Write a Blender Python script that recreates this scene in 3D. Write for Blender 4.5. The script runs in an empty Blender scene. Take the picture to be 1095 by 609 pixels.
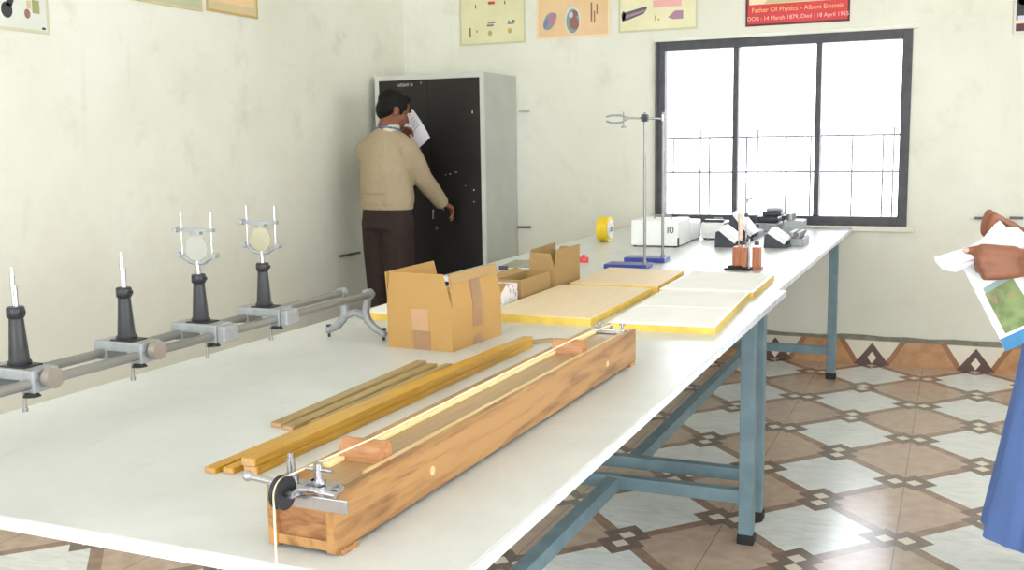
import bpy, bmesh, math, random
from mathutils import Vector, Matrix, Euler
random.seed(7)
R = math.radians
SC = bpy.context.scene
COL = SC.collection

# ------------------------------------------------------------------ helpers
def lin(c):
    c = c / 255.0
    return c / 12.92 if c <= 0.04045 else ((c + 0.055) / 1.055) ** 2.4

def rgb(r, g, b):
    return (lin(r), lin(g), lin(b), 1.0)

class NT:
    """small node-tree builder"""
    def __init__(self, name):
        self.m = bpy.data.materials.new(name); self.m.use_nodes = True
        self.t = self.m.node_tree; self.n = self.t.nodes; self.l = self.t.links
        self.b = self.n['Principled BSDF']
    def new(self, kind, **kw):
        x = self.n.new(kind)
        for k, v in kw.items(): setattr(x, k, v)
        return x
    def link(self, a, b): self.l.new(a, b)
    def math(self, op, a, b=None, c=None):
        x = self.n.new('ShaderNodeMath'); x.operation = op
        for i, v in enumerate((a, b, c)):
            if v is None: continue
            if isinstance(v, (int, float)): x.inputs[i].default_value = v
            else: self.l.new(v, x.inputs[i])
        return x.outputs[0]
    def mix(self, fac, a, b):
        x = self.n.new('ShaderNodeMix'); x.data_type = 'RGBA'
        for sock, v in ((x.inputs[0], fac), (x.inputs[6], a), (x.inputs[7], b)):
            if isinstance(v, (int, float)): sock.default_value = v
            elif isinstance(v, tuple): sock.default_value = v
            else: self.l.new(v, sock)
        return x.outputs[2]
    def coords(self, kind='Object', scale=(1, 1, 1)):
        c = self.n.new('ShaderNodeTexCoord'); mp = self.n.new('ShaderNodeMapping')
        mp.inputs['Scale'].default_value = scale
        self.l.new(c.outputs[kind], mp.inputs[0]); return mp.outputs[0]
    def noise(self, vec, scale, detail=4, rough=.55, dist=0):
        x = self.n.new('ShaderNodeTexNoise'); x.inputs['Scale'].default_value = scale
        x.inputs['Detail'].default_value = detail; x.inputs['Roughness'].default_value = rough
        x.inputs['Distortion'].default_value = dist
        self.l.new(vec, x.inputs['Vector']); return x.outputs['Fac']
    def ramp(self, fac, lo, hi):
        x = self.n.new('ShaderNodeMapRange'); x.interpolation_type = 'SMOOTHSTEP'
        x.inputs[1].default_value = lo; x.inputs[2].default_value = hi
        self.l.new(fac, x.inputs[0]); return x.outputs[0]
    def bump(self, h, strength=.2, dist=.002):
        x = self.n.new('ShaderNodeBump'); x.inputs['Strength'].default_value = strength
        x.inputs['Distance'].default_value = dist
        self.l.new(h, x.inputs['Height']); self.l.new(x.outputs[0], self.b.inputs['Normal'])
    def col(self, v):
        if isinstance(v, tuple): self.b.inputs['Base Color'].default_value = v
        else: self.l.new(v, self.b.inputs['Base Color'])
    def set(self, rough=.5, metal=0.0, spec=.5):
        self.b.inputs['Roughness'].default_value = rough
        self.b.inputs['Metallic'].default_value = metal
        self.b.inputs['Specular IOR Level'].default_value = spec

def simple(name, c, rough=.5, metal=0., var=.12, scale=30., spec=.5, stretch=(1, 1, 1), bump=0.):
    n = NT(name); v = n.coords('Object', stretch); f = n.noise(v, scale)
    d = tuple(x * (1 - var) for x in c[:3]) + (1,); l = tuple(min(1, x * (1 + var)) for x in c[:3]) + (1,)
    n.col(n.mix(n.ramp(f, .3, .7), d, l)); n.set(rough, metal, spec)
    if bump: n.bump(f, bump)
    return n.m

def wood(name, light, dark, scale=9., stretch=(6, .55, 6), rough=.4, contrast=(.35, .68)):
    n = NT(name); v = n.coords('Object', stretch)
    a = n.noise(v, scale, 5, .6, 1.6); fine = n.noise(v, scale * 6, 3, .5)
    f = n.math('ADD', n.math('MULTIPLY', a, .8), n.math('MULTIPLY', fine, .2))
    n.col(n.mix(n.ramp(f, *contrast), dark, light)); n.set(rough); n.bump(fine, .08, .001)
    return n.m

# --- geometry into a bmesh
def T(*xyz): return Matrix.Translation(xyz)
def RZ(a): return Matrix.Rotation(R(a), 4, 'Z')
def RX(a): return Matrix.Rotation(R(a), 4, 'X')
def RY(a): return Matrix.Rotation(R(a), 4, 'Y')

def box(bm, c, s, bevel=0., m=None, seg=2):
    M = T(*c) @ (m or Matrix()) @ Matrix.Diagonal((s[0], s[1], s[2], 1))
    g = bmesh.ops.create_cube(bm, size=1, matrix=M)
    if bevel:
        vs = set(g['verts']); es = [e for e in bm.edges if e.verts[0] in vs and e.verts[1] in vs]
        bmesh.ops.bevel(bm, geom=es, offset=bevel, segments=seg, affect='EDGES', profile=.6)
    return bm

def bx(bm, x0, x1, y0, y1, z0, z1, bevel=0.):
    return box(bm, ((x0 + x1) / 2, (y0 + y1) / 2, (z0 + z1) / 2), (abs(x1 - x0), abs(y1 - y0), abs(z1 - z0)), bevel)

def frame_z(d):
    d = Vector(d).normalized()
    return d.to_track_quat('Z', 'Y').to_matrix().to_4x4()

def cone(bm, a, b, ra, rb, seg=20):
    a = Vector(a); b = Vector(b); d = b - a
    M = Matrix.Translation((a + b) / 2) @ frame_z(d)
    bmesh.ops.create_cone(bm, cap_ends=True, segments=seg, radius1=ra, radius2=rb, depth=d.length, matrix=M)
    return bm

def cyl(bm, a, b, r, seg=20): return cone(bm, a, b, r, r, seg)

def ball(bm, c, r, sc=(1, 1, 1), m=None, u=20, v=14):
    M = T(*c) @ (m or Matrix()) @ Matrix.Diagonal((sc[0], sc[1], sc[2], 1))
    bmesh.ops.create_uvsphere(bm, u_segments=u, v_segments=v, radius=r, matrix=M)
    return bm

def cap(bm, a, b, ra, rb, seg=16):
    """tapered capsule"""
    cone(bm, a, b, ra, rb, seg); ball(bm, a, ra, u=seg, v=10); ball(bm, b, rb, u=seg, v=10)
    return bm

def chain(bm, pts, rs, seg=16):
    for i in range(len(pts) - 1): cap(bm, pts[i], pts[i + 1], rs[i], rs[i + 1], seg)

def lathe(bm, prof, m=None, seg=28):
    """profile [(r, z)...] turned about Z, closed with caps"""
    m = m or Matrix(); rings = []
    for r, z in prof:
        rings.append([bm.verts.new(m @ Vector((r * math.cos(2 * math.pi * k / seg), r * math.sin(2 * math.pi * k / seg), z))) for k in range(seg)])
    for i in range(len(rings) - 1):
        for k in range(seg):
            bm.faces.new((rings[i][k], rings[i][(k + 1) % seg], rings[i + 1][(k + 1) % seg], rings[i + 1][k]))
    bm.faces.new(list(reversed(rings[0]))); bm.faces.new(rings[-1])
    return bm

def prism(bm, poly, h, m=None):
    """polygon in XY extruded by h along Z, then matrix"""
    m = m or Matrix()
    lo = [bm.verts.new(m @ Vector((x, y, 0))) for x, y in poly]
    hi = [bm.verts.new(m @ Vector((x, y, h))) for x, y in poly]
    n = len(poly)
    bm.faces.new(list(reversed(lo))); bm.faces.new(hi)
    for i in range(n): bm.faces.new((lo[i], lo[(i + 1) % n], hi[(i + 1) % n], hi[i]))
    return bm

def plane_m(o, x, y):
    """matrix whose local X,Y lie along the given world vectors"""
    x = Vector(x).normalized(); z = x.cross(Vector(y)).normalized(); y = z.cross(x)
    M = Matrix((x, y, z)).transposed().to_4x4(); M.translation = Vector(o); return M

def sweep(bm, pts, r, seg=8):
    """round tube along a polyline"""
    pts = [Vector(p) for p in pts]; rings = []; ref = None
    for i, p in enumerate(pts):
        d = (pts[min(i + 1, len(pts) - 1)] - pts[max(i - 1, 0)]).normalized()
        if ref is None: ref = d.orthogonal().normalized()
        ref = (ref - d * ref.dot(d)).normalized(); s = d.cross(ref)
        rr = r[i] if isinstance(r, (list, tuple)) else r
        rings.append([bm.verts.new(p + ref * math.cos(2 * math.pi * k / seg) * rr + s * math.sin(2 * math.pi * k / seg) * rr) for k in range(seg)])
    for i in range(len(rings) - 1):
        for k in range(seg):
            bm.faces.new((rings[i][k], rings[i][(k + 1) % seg], rings[i + 1][(k + 1) % seg], rings[i + 1][k]))
    bm.faces.new(list(reversed(rings[0]))); bm.faces.new(rings[-1])
    return bm

def loft(bm, rings, seg=32, rot=0., fold=None, close=True):
    """elliptical rings [(cx,cy,z,rx,ry)], optional fold(angle, t) radius factor"""
    out = []; n = len(rings)
    for i, (cx, cy, z, rx, ry) in enumerate(rings):
        ring = []
        for k in range(seg):
            a = 2 * math.pi * k / seg
            f = fold(a, i / (n - 1)) if fold else 1
            p = RZ(rot) @ Vector((rx * f * math.cos(a), ry * f * math.sin(a), 0))
            ring.append(bm.verts.new((cx + p.x, cy + p.y, z)))
        out.append(ring)
    for i in range(n - 1):
        for k in range(seg):
            bm.faces.new((out[i][k], out[i][(k + 1) % seg], out[i + 1][(k + 1) % seg], out[i + 1][k]))
    if close:
        bm.faces.new(list(reversed(out[0]))); bm.faces.new(out[-1])
    return bm

def B(): return bmesh.new()

def obj(name, bm, m, parent=None, smooth=False, label=None, at=None):
    if smooth is not False:
        for f in bm.faces: f.smooth = True
    bmesh.ops.recalc_face_normals(bm, faces=bm.faces)
    me = bpy.data.meshes.new(name); bm.to_mesh(me); bm.free()
    if smooth is not False:
        me.set_sharp_from_angle(angle=R(40))
    o = bpy.data.objects.new(name, me); COL.objects.link(o); me.materials.append(m)
    if parent is not None: o.parent = parent
    if at is not None: o.location = at
    if label: o['label'] = label
    return o

def tag(o, label, cat, group=None):
    o['label'] = label; o['category'] = cat
    if group: o['group'] = group
    return o

def thing(name, label, cat, loc=(0, 0, 0), rz=0., group=None):
    o = bpy.data.objects.new(name, None); COL.objects.link(o)
    o.location = loc; o.rotation_euler = (0, 0, R(rz)); o.empty_display_size = .05
    return tag(o, label, cat, group)

def struct(name, bm, m, parent=None):
    o = obj(name, bm, m, parent)
    if parent is None: o['kind'] = 'structure'
    return o

def dup(root, label, loc, rz=0., group=None):
    def cp(o, parent):
        c = o.copy(); COL.objects.link(c)
        if parent is not None: c.parent = parent
        for ch in kids.get(o.name, []): cp(ch, c)
        return c
    kids = {}
    def walk(o):
        kids[o.name] = list(o.children)
        for ch in o.children: walk(ch)
    walk(root)
    r = cp(root, None); r.location = loc; r.rotation_euler = (0, 0, R(rz)); r['label'] = label
    if group: r['group'] = group
    return r

def blob(name, bm, m, parent, voxel=.006, smooth=6, label=None):
    """many overlapping closed shapes -> one continuous surface"""
    me = bpy.data.meshes.new(name); bm.to_mesh(me); bm.free()
    o = bpy.data.objects.new('tmp_' + name, me); COL.objects.link(o)
    a = o.modifiers.new('r', 'REMESH'); a.mode = 'VOXEL'; a.voxel_size = voxel; a.use_smooth_shade = True
    s = o.modifiers.new('s', 'SMOOTH'); s.factor = .5; s.iterations = smooth
    dg = bpy.context.evaluated_depsgraph_get()
    nm = bpy.data.meshes.new_from_object(o.evaluated_get(dg)); nm.name = name
    bpy.data.objects.remove(o); bpy.data.meshes.remove(me)
    for p in nm.polygons: p.use_smooth = True
    nm.materials.clear(); nm.materials.append(m)
    r = bpy.data.objects.new(name, nm); COL.objects.link(r); r.parent = parent
    if label: r['label'] = label
    return r

def text(name, body, size, m, parent, M, align='CENTER', depth=.0006):
    cu = bpy.data.curves.new(name, 'FONT'); cu.body = body; cu.size = size; cu.extrude = depth
    cu.align_x = align; cu.align_y = 'CENTER'
    t = bpy.data.objects.new('tmp', cu); COL.objects.link(t)
    dg = bpy.context.evaluated_depsgraph_get()
    me = bpy.data.meshes.new_from_object(t.evaluated_get(dg)); me.transform(M); me.name = name
    bpy.data.objects.remove(t); bpy.data.curves.remove(cu)
    me.materials.clear(); me.materials.append(m)
    o = bpy.data.objects.new(name, me); COL.objects.link(o); o.parent = parent
    return o

# ------------------------------------------------------------------ materials
def wall_mat():
    n = NT('limewashed_plaster'); v = n.coords('Object')
    big = n.noise(v, 1.1, 5, .6, .4); mid = n.noise(v, 4.5, 6, .65); fine = n.noise(v, 60, 3)
    st = n.noise(n.coords('Object', (3.0, 3.0, .5)), 2.3, 5, .65, .6)
    c = n.mix(n.ramp(big, .3, .7), rgb(228, 228, 214), rgb(238, 238, 228))
    c = n.mix(n.math('MULTIPLY', n.ramp(mid, .52, .78), .5), c, rgb(206, 203, 188))
    c = n.mix(n.math('MULTIPLY', n.ramp(st, .58, .82), .28), c, rgb(192, 187, 170))
    # grime band low on the walls, where hands, benches and mops reach
    g = n.new('ShaderNodeNewGeometry'); sp = n.new('ShaderNodeSeparateXYZ'); n.link(g.outputs['Position'], sp.inputs[0])
    low = n.math('SUBTRACT', 1, n.ramp(n.math('ADD', sp.outputs[2], n.math('MULTIPLY', mid, .7)), .75, 1.65))
    c = n.mix(n.math('MULTIPLY', low, .5), c, rgb(196, 192, 177))
    n.col(c); n.set(.75, 0, .3); n.bump(n.math('ADD', n.math('MULTIPLY', fine, .3), mid), .15, .004)
    return n.m

def floor_mat():
    n = NT('patterned_floor_tile'); g = n.new('ShaderNodeTexCoord'); sp = n.new('ShaderNodeSeparateXYZ')
    n.link(g.outputs['Object'], sp.inputs[0])
    u = n.math('DIVIDE', n.math('ADD', sp.outputs[0], .40), .267)
    v = n.math('DIVIDE', n.math('SUBTRACT', sp.outputs[1], 3.045), .3012)
    a = n.math('MULTIPLY', n.math('ADD', u, v), .5); b = n.math('MULTIPLY', n.math('SUBTRACT', u, v), .5)
    fa = n.math('FLOOR', a); fb = n.math('FLOOR', b)
    par = n.math('FLOORED_MODULO', n.math('ADD', n.math('ADD', fa, fb), 1), 2)       # 0 white, 1 tan
    ra = n.math('ROUND', a); rb = n.math('ROUND', b)
    da = n.math('SUBTRACT', a, ra); db = n.math('SUBTRACT', b, rb)
    ada = n.math('ABSOLUTE', da); adb = n.math('ABSOLUTE', db)
    band = n.math('LESS_THAN', n.math('MINIMUM', ada, adb), .052)
    rpar = n.math('FLOORED_MODULO', n.math('ADD', ra, rb), 2)                        # parity of the ring's column
    sgn = n.math('SUBTRACT', 1, n.math('MULTIPLY', rpar, 2))
    # two pale lozenges: offset along y on even columns, along x on odd ones
    db2 = n.math('MULTIPLY', db, n.math('MULTIPLY', sgn, -1))
    off = .062
    p1 = n.math('MAXIMUM', n.math('ABSOLUTE', n.math('SUBTRACT', da, off)), n.math('ABSOLUTE', n.math('SUBTRACT', db2, off)))
    p2 = n.math('MAXIMUM', n.math('ABSOLUTE', n.math('ADD', da, off)), n.math('ABSOLUTE', n.math('ADD', db2, off)))
    pp = n.math('MINIMUM', p1, p2); loz = n.math('LESS_THAN', pp, .055); ring = n.math('LESS_THAN', pp, .152)
    vec = n.coords('Object'); vein = n.noise(n.coords('Object', (1, 4, 1)), 7, 6, .7, 1.5); f2 = n.noise(vec, 18, 4)
    white = n.mix(n.ramp(vein, .35, .75), rgb(232, 235, 234), rgb(206, 209, 206))
    tan = n.mix(n.ramp(f2, .3, .7), rgb(178, 154, 136), rgb(194, 170, 152))
    brown = n.mix(n.ramp(f2, .3, .7), rgb(138, 110, 94), rgb(156, 128, 112))
    dark = n.mix(n.ramp(f2, .3, .7), rgb(110, 94, 86), rgb(126, 108, 98))
    c = n.mix(par, white, tan); c = n.mix(band, c, brown); c = n.mix(ring, c, dark); c = n.mix(loz, c, rgb(226, 214, 198))
    # tile joints
    j = n.math('ABSOLUTE', n.math('SUBTRACT', n.math('FRACT', n.math('MULTIPLY', n.math('ADD', u, 1), .5)), .0))
    jx = n.math('LESS_THAN', n.math('MINIMUM', j, n.math('SUBTRACT', 1, j)), .004)
    c = n.mix(n.math('MULTIPLY', jx, .55), c, rgb(95, 80, 70))
    n.col(c); n.set(.2, 0, .6)
    return n.m

def skirting_mat(axis):
    n = NT('skirting_tile_' + axis); g = n.new('ShaderNodeTexCoord'); sp = n.new('ShaderNodeSeparateXYZ')
    n.link(g.outputs['Object'], sp.inputs[0])
    s = sp.outputs[0] if axis == 'x' else sp.outputs[1]
    off = .40 if axis == 'x' else 0.
    z = sp.outputs[2]
    t = n.math('DIVIDE', n.math('ADD', s, off), .534)
    d = n.math('MULTIPLY', n.math('ABSOLUTE', n.math('SUBTRACT', t, n.math('ROUND', t))), .534)
    tri = n.math('LESS_THAN', z, n.math('MULTIPLY', .125, n.math('SUBTRACT', 1, n.math('DIVIDE', d, .095))))
    loz = n.math('LESS_THAN', n.math('ADD', n.math('DIVIDE', d, .024), n.math('DIVIDE', n.math('ABSOLUTE', n.math('SUBTRACT', z, .04)), .034)), 1)
    e = n.math('SUBTRACT', d, n.math('ADD', .062, n.math('MULTIPLY', z, .62)))
    band = n.math('MULTIPLY', n.math('GREATER_THAN', e, 0), n.math('LESS_THAN', e, .032))
    inner = n.math('LESS_THAN', e, 0)
    f2 = n.noise(n.coords('Object'), 18, 4)
    tan = n.mix(n.ramp(f2, .3, .7), rgb(170, 122, 80), rgb(190, 145, 104))
    c = n.mix(inner, tan, rgb(222, 214, 198)); c = n.mix(band, c, rgb(150, 104, 70))
    c = n.mix(tri, c, rgb(92, 66, 56)); c = n.mix(loz, c, rgb(226, 214, 198))
    n.col(c); n.set(.25)
    return n.m

def table_mat():
    n = NT('worn_white_laminate'); v = n.coords('Object')
    big = n.noise(v, 2.2, 6, .65, .5); scr = n.noise(n.coords('Object', (9, 1.2, 1)), 7, 5, .7, .8); spk = n.noise(v, 55, 2)
    c = n.mix(n.ramp(big, .3, .72), rgb(194, 197, 195), rgb(209, 212, 212))
    c = n.mix(n.math('MULTIPLY', n.ramp(scr, .55, .8), .55), c, rgb(180, 179, 170))
    c = n.mix(n.math('MULTIPLY', n.ramp(spk, .76, .80), .4), c, rgb(236, 236, 234))
    n.col(c); n.set(.36, 0, .5); n.b.inputs['Roughness'].default_value = .3
    return n.m

def card_mat(name='corrugated_cardboard', a=(174, 136, 82), b=(188, 150, 94)):
    n = NT(name); v = n.coords('Object'); f = n.noise(v, 9, 4); l = n.noise(n.coords('Object', (1, 1, .06)), 160, 2)
    n.col(n.mix(n.math('ADD', n.math('MULTIPLY', f, .75), n.math('MULTIPLY', l, .25)), rgb(*a), rgb(*b))); n.set(.8, 0, .2); n.bump(l, .06, .001)
    return n.m

M = {}
M['wall'] = wall_mat(); M['floor'] = floor_mat(); M['skx'] = skirting_mat('x'); M['sky'] = skirting_mat('y')
M['ceil'] = simple('whitewashed_ceiling', rgb(236, 236, 226), .8, var=.04, scale=3)
M['cement'] = simple('rough_cement', rgb(128, 124, 112), .9, var=.2, scale=25, bump=.4)
M['table'] = table_mat()
M['edge'] = simple('table_edge_white', rgb(212, 217, 222), .5, var=.14, scale=26)
M['steelblue'] = simple('blue_grey_enamel', rgb(108, 132, 142), .42, var=.14, scale=14)
M['rubber'] = simple('black_rubber', rgb(34, 34, 34), .7)
M['frame'] = simple('dark_grey_window_paint', rgb(74, 74, 80), .5, var=.15, scale=20)
M['rail'] = simple('dark_railing_iron', rgb(62, 64, 66), .5)
M['sono'] = wood('sonometer_sheesham', rgb(171, 128, 78), rgb(112, 72, 40), 3.6, (5, .5, 5), .3, (.32, .54))
M['sonotop'] = wood('sonometer_plywood', rgb(172, 142, 104), rgb(156, 124, 88), 7., (10, .4, 10), .3)
M['sonodark'] = wood('sonometer_end_panel', rgb(178, 132, 86), rgb(126, 82, 48), 5., (1.5, 1, 8), .3)
M['bridge'] = wood('bridge_wood', rgb(190, 140, 98), rgb(162, 110, 72), 14., (.8, 6, 6), .35)
M['pale_wood'] = wood('pale_batten', rgb(222, 196, 150), rgb(204, 172, 122), 12., (10, .5, 10), .45)
M['scale'] = wood('cream_scale', rgb(238, 226, 178), rgb(226, 208, 150), 12., (10, .5, 10), .4)
M['yellow_wood'] = wood('yellow_varnished_wood', rgb(208, 162, 50), rgb(182, 132, 30), 8., (10, .5, 10), .28)
M['brown_wood'] = wood('brown_stick_wood', rgb(174, 150, 104), rgb(150, 124, 80), 9., (10, .5, 10), .45)
M['endgrain'] = simple('cut_wood_end', rgb(190, 150, 104), .7, var=.2, scale=90)
M['board_tan'] = wood('drawing_board_tan', rgb(234, 214, 182), rgb(229, 207, 172), 6., (5, .6, 5), .5)
M['yellow_edge'] = simple('yellow_board_edge', rgb(230, 196, 92), .5, var=.1, scale=20)
M['paper'] = simple('white_paper', rgb(240, 240, 238), .7, var=.02, scale=8)
M['paper2'] = simple('lilac_white_paper', rgb(236, 234, 246), .7, var=.02, scale=12)
M['card'] = card_mat(); M['card_dark'] = card_mat('brown_cardboard', (164, 134, 90), (178, 148, 102))
M['tape'] = simple('brown_parcel_tape', rgb(158, 122, 92), .28, var=.08, scale=12)
M['tape_light'] = simple('glossy_parcel_tape', rgb(190, 152, 116), .16, var=.05, scale=12)
M['chrome'] = simple('bright_steel', rgb(190, 190, 194), .25, 1., var=.05)
M['steel'] = simple('dull_steel_tube', rgb(150, 149, 146), .36, .7, var=.12, scale=18, stretch=(1, .2, 1))
M['castgrey'] = simple('grey_cast_metal', rgb(156, 160, 163), .45, .35, var=.1, scale=60)
M['knob'] = simple('turned_grey_knob', rgb(158, 148, 140), .4, .5, var=.08)
M['blackplastic'] = simple('black_moulded_plastic', rgb(30, 30, 35), .42, var=.1)
M['bakelite'] = simple('dark_bakelite', rgb(48, 50, 62), .35, var=.1)
M['whiteplastic'] = simple('white_enamel_case', rgb(240, 242, 242), .35, var=.02)
M['blue_base'] = simple('blue_stand_base', rgb(52, 66, 150), .35, var=.1, scale=14)
M['yellowplastic'] = simple('yellow_plastic', rgb(240, 204, 40), .35, var=.06)
M['red'] = simple('red_plastic', rgb(214, 74, 72), .4)
M['copperwood'] = wood('copper_brown_block', rgb(198, 126, 84), rgb(160, 90, 56), 8., (6, 6, .7), .35)
M['string'] = simple('cream_cord', rgb(236, 222, 188), .8, var=.05, scale=200)
M['cup_black'] = simple('black_cupboard_enamel', rgb(24, 20, 19), .4, var=.12, scale=5)
M['cup_grey'] = simple('grey_cupboard_enamel', rgb(186, 189, 182), .42, var=.05, scale=4)
M['cup_light'] = simple('pale_cupboard_frame', rgb(206, 208, 202), .42, var=.04, scale=6)
M['chalk'] = simple('chalk_white', rgb(200, 198, 192), .9)
M['skin'] = simple('brown_skin', rgb(128, 78, 54), .5, var=.1, scale=25)
M['skin2'] = simple('warm_brown_skin', rgb(132, 84, 60), .48, var=.12, scale=30)
M['nail'] = simple('pink_nail', rgb(206, 166, 148), .3, var=.03)
M['hair'] = simple('black_hair', rgb(16, 14, 14), .7, spec=.25, var=.3, scale=80, stretch=(1, 1, .2))
_n = NT('khaki_shirt_cloth'); _v = _n.coords('Object', (1, 1, .45)); _f = _n.noise(_v, 13, 3, .5, 1.2); _w = _n.noise(_v, 260, 2)
_n.col(_n.mix(_n.ramp(_w, .3, .7), rgb(166, 150, 124), rgb(178, 162, 136))); _n.set(.85, 0, .2); _n.bump(_f, .35, .025); M['shirt'] = _n.m
M['collar'] = simple('pale_collar_cloth', rgb(214, 206, 190), .85, var=.04)
M['lanyard'] = simple('blue_white_lanyard', rgb(96, 124, 150), .7, var=.5, scale=70)
M['trouser'] = simple('dark_brown_trouser_cloth', rgb(54, 43, 40), .85, var=.1, scale=12, spec=.2)
M['leather'] = simple('dark_leather', rgb(36, 28, 24), .4)
M['gown'] = simple('blue_gown_cloth', rgb(100, 128, 190), .8, var=.1, scale=7, spec=.25, stretch=(1, 1, .3))
M['sleeve'] = simple('dark_maroon_cloth', rgb(54, 34, 36), .8)
M['eye'] = simple('eye_white', rgb(225, 220, 212), .3)
def glass_mat():
    n = NT('clear_glass'); o = n.n['Material Output']
    tr = n.new('ShaderNodeBsdfTransparent'); gl = n.new('ShaderNodeBsdfGlossy'); mx = n.new('ShaderNodeMixShader')
    gl.inputs['Roughness'].default_value = .02; fr = n.new('ShaderNodeFresnel'); fr.inputs[0].default_value = 1.3
    n.link(fr.outputs[0], mx.inputs[0]); n.link(tr.outputs[0], mx.inputs[1]); n.link(gl.outputs[0], mx.inputs[2]); n.link(mx.outputs[0], o.inputs[0])
    return n.m
M['glass'] = glass_mat()
def lens_mat(name, c, a):
    n = NT(name); n.col(c); n.set(.1); n.b.inputs['Alpha'].default_value = a
    return n.m
M['lens'] = lens_mat('clear_lens', rgb(190, 198, 194), .22)
M['lens_t'] = lens_mat('tinted_lens', rgb(190, 184, 158), .8)

# ------------------------------------------------------------------ room
XL, YB, XR, YF, ZC = -3.34, 6.05, 3.6, -2.2, 3.0
WL, WR, WB, WT = -1.651, -.243, .7805, 1.8395
th = .22
bm = B(); bx(bm, XL - th, XR + th, YF - th, YB + th, -.1, 0); struct('floor', bm, M['floor'])
bm = B(); bx(bm, XL - th, XR + th, YF - th, YB + th, ZC, ZC + .1); struct('ceiling', bm, M['ceil'])
bm = B(); bx(bm, XL - th, XL, YF - th, YB + th, 0, ZC); struct('wall_left', bm, M['wall'])
bm = B()
bx(bm, XL, WL, YB, YB + th, 0, ZC); bx(bm, WR, XR, YB, YB + th, 0, ZC)
bx(bm, WL, WR, YB, YB + th, 0, WB); bx(bm, WL, WR, YB, YB + th, WT, ZC); struct('wall_back', bm, M['wall'])
# right wall, with two openings that light the room; front wall with a doorway
def wall_open(name, xs, ops, horizontal):
    bm = B()
    def put(a0, a1, z0, z1):
        if a1 - a0 < .001 or z1 - z0 < .001: return
        if horizontal: bx(bm, a0, a1, xs[0], xs[1], z0, z1)
        else: bx(bm, xs[0], xs[1], a0, a1, z0, z1)
    lo, hi = (XL, XR) if horizontal else (YF, YB)
    p = lo
    for a0, a1, z0, z1 in ops:
        put(p, a0, 0, ZC); put(a0, a1, 0, z0); put(a0, a1, z1, ZC); p = a1
    put(p, hi, 0, ZC); struct(name, bm, M['wall'])
RW = [(-1.6, .8, .8, 2.4), (1.3, 3.3, .8, 2.4)]
FW = [(-2.6, .2, .6, 2.4), (1.2, 2.3, 0, 2.3)]
wall_open('wall_right', (XR, XR + th), RW, False)
wall_open('wall_front', (YF - th, YF), FW, True)
SK = .138
bm = B(); bx(bm, XL, XR, YB - .012, YB, 0, SK); struct('baseboard_back', bm, M['skx'])
bm = B(); bx(bm, XL, XL + .012, YF, YB - .012, 0, SK); struct('baseboard_left', bm, M['sky'])
# uneven cement line above the tiles
def cement(name, along_x):
    bm = B(); n = 60; rr = random.Random(3)
    lo, hi = (XL, XR) if along_x else (YF, YB)
    poly = [(lo, SK), (hi, SK)] + [(hi - (hi - lo) * k / n, SK + .022 + rr.uniform(-.006, .008)) for k in range(n + 1)]
    if along_x: prism(bm, poly, .016, Matrix(((1, 0, 0, 0), (0, 0, -1, YB), (0, 1, 0, 0), (0, 0, 0, 1))))
    else: prism(bm, poly, .016, Matrix(((0, 0, 1, XL), (1, 0, 0, 0), (0, 1, 0, 0), (0, 0, 0, 1))))
    struct(name, bm, M['cement'])
cement('trim_1', True); cement('trim_2', False)

# window
FT = .051
wy = YB - .012
win = bpy.data.objects.new('window_1', None); COL.objects.link(win); win['kind'] = 'structure'
win.location = ((WL + WR) / 2, YB, WB)
def wobj(name, bm, m): o = obj(name, bm, m, win); o.location = -win.location; return o
bm = B(); bx(bm, WL, WL + FT, wy, wy + .07, WB, WT, .004); bx(bm, WR - FT, WR, wy, wy + .07, WB, WT, .004)
bx(bm, WL + FT, WR - FT, wy, wy + .07, WB, WB + FT, .004); bx(bm, WL + FT, WR - FT, wy, wy + .07, WT - FT, WT, .004)
bx(bm, WL - .004, WL + .012, wy - .012, wy, WB, WT)
wobj('window_frame', bm, M['frame'])
iw = (WR - WL - 2 * FT)
m1, m2 = -1.186, -.727
for x in (m1, m2):
    bm = B(); bx(bm, x - .015, x + .015, wy + .005, wy + .06, WB + FT, WT - FT, .003); wobj('mullion', bm, M['frame'])
for x0, x1 in ((WL + FT, m1 - .016), (m1 + .016, m2 - .016), (m2 + .016, WR - FT)):
    bm = B(); bx(bm, x0 - .004, x1 + .004, wy + .03, wy + .034, WB + FT - .004, WT - FT + .004); wobj('pane', bm, M['glass'])
bm = B(); bx(bm, WL - .02, WR + .03, YB - .02, YB, WT, WT + .022, .004); wobj('lintel_strip', bm, M['ceil'])
bm = B(); bx(bm, WL - .02, WR + .04, YB - .03, YB, WB - .03, WB, .004); wobj('sill', bm, M['wall'])

# outside railing, washed out by the daylight
rl = thing('outside_railing', 'thin dark metal railing outside behind the lower half of the window', 'railing', (-1.0, 6.75, 0))
def rbar(name, a, b, r):
    bm = B(); cyl(bm, a, b, r, 8); obj(name, bm, M['rail'], rl)
for z in (1.06, 1.285): rbar('rail', (-1.1, 0, z), (1.1, 0, z), .0065)
for x in (-1.1, 1.1): rbar('post', (x, 0, 0), (x, 0, 1.285), .02)
xs = [-.96, -.78, -.73, -.55, -.49, -.25, -.18, .0, .15, .21, .40, .58, .64, .80, .9]
for i, x in enumerate(xs):
    rbar('baluster', (x, .01, .1), (x, .01, 1.285 if i % 3 else 1.33), .0055)

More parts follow.
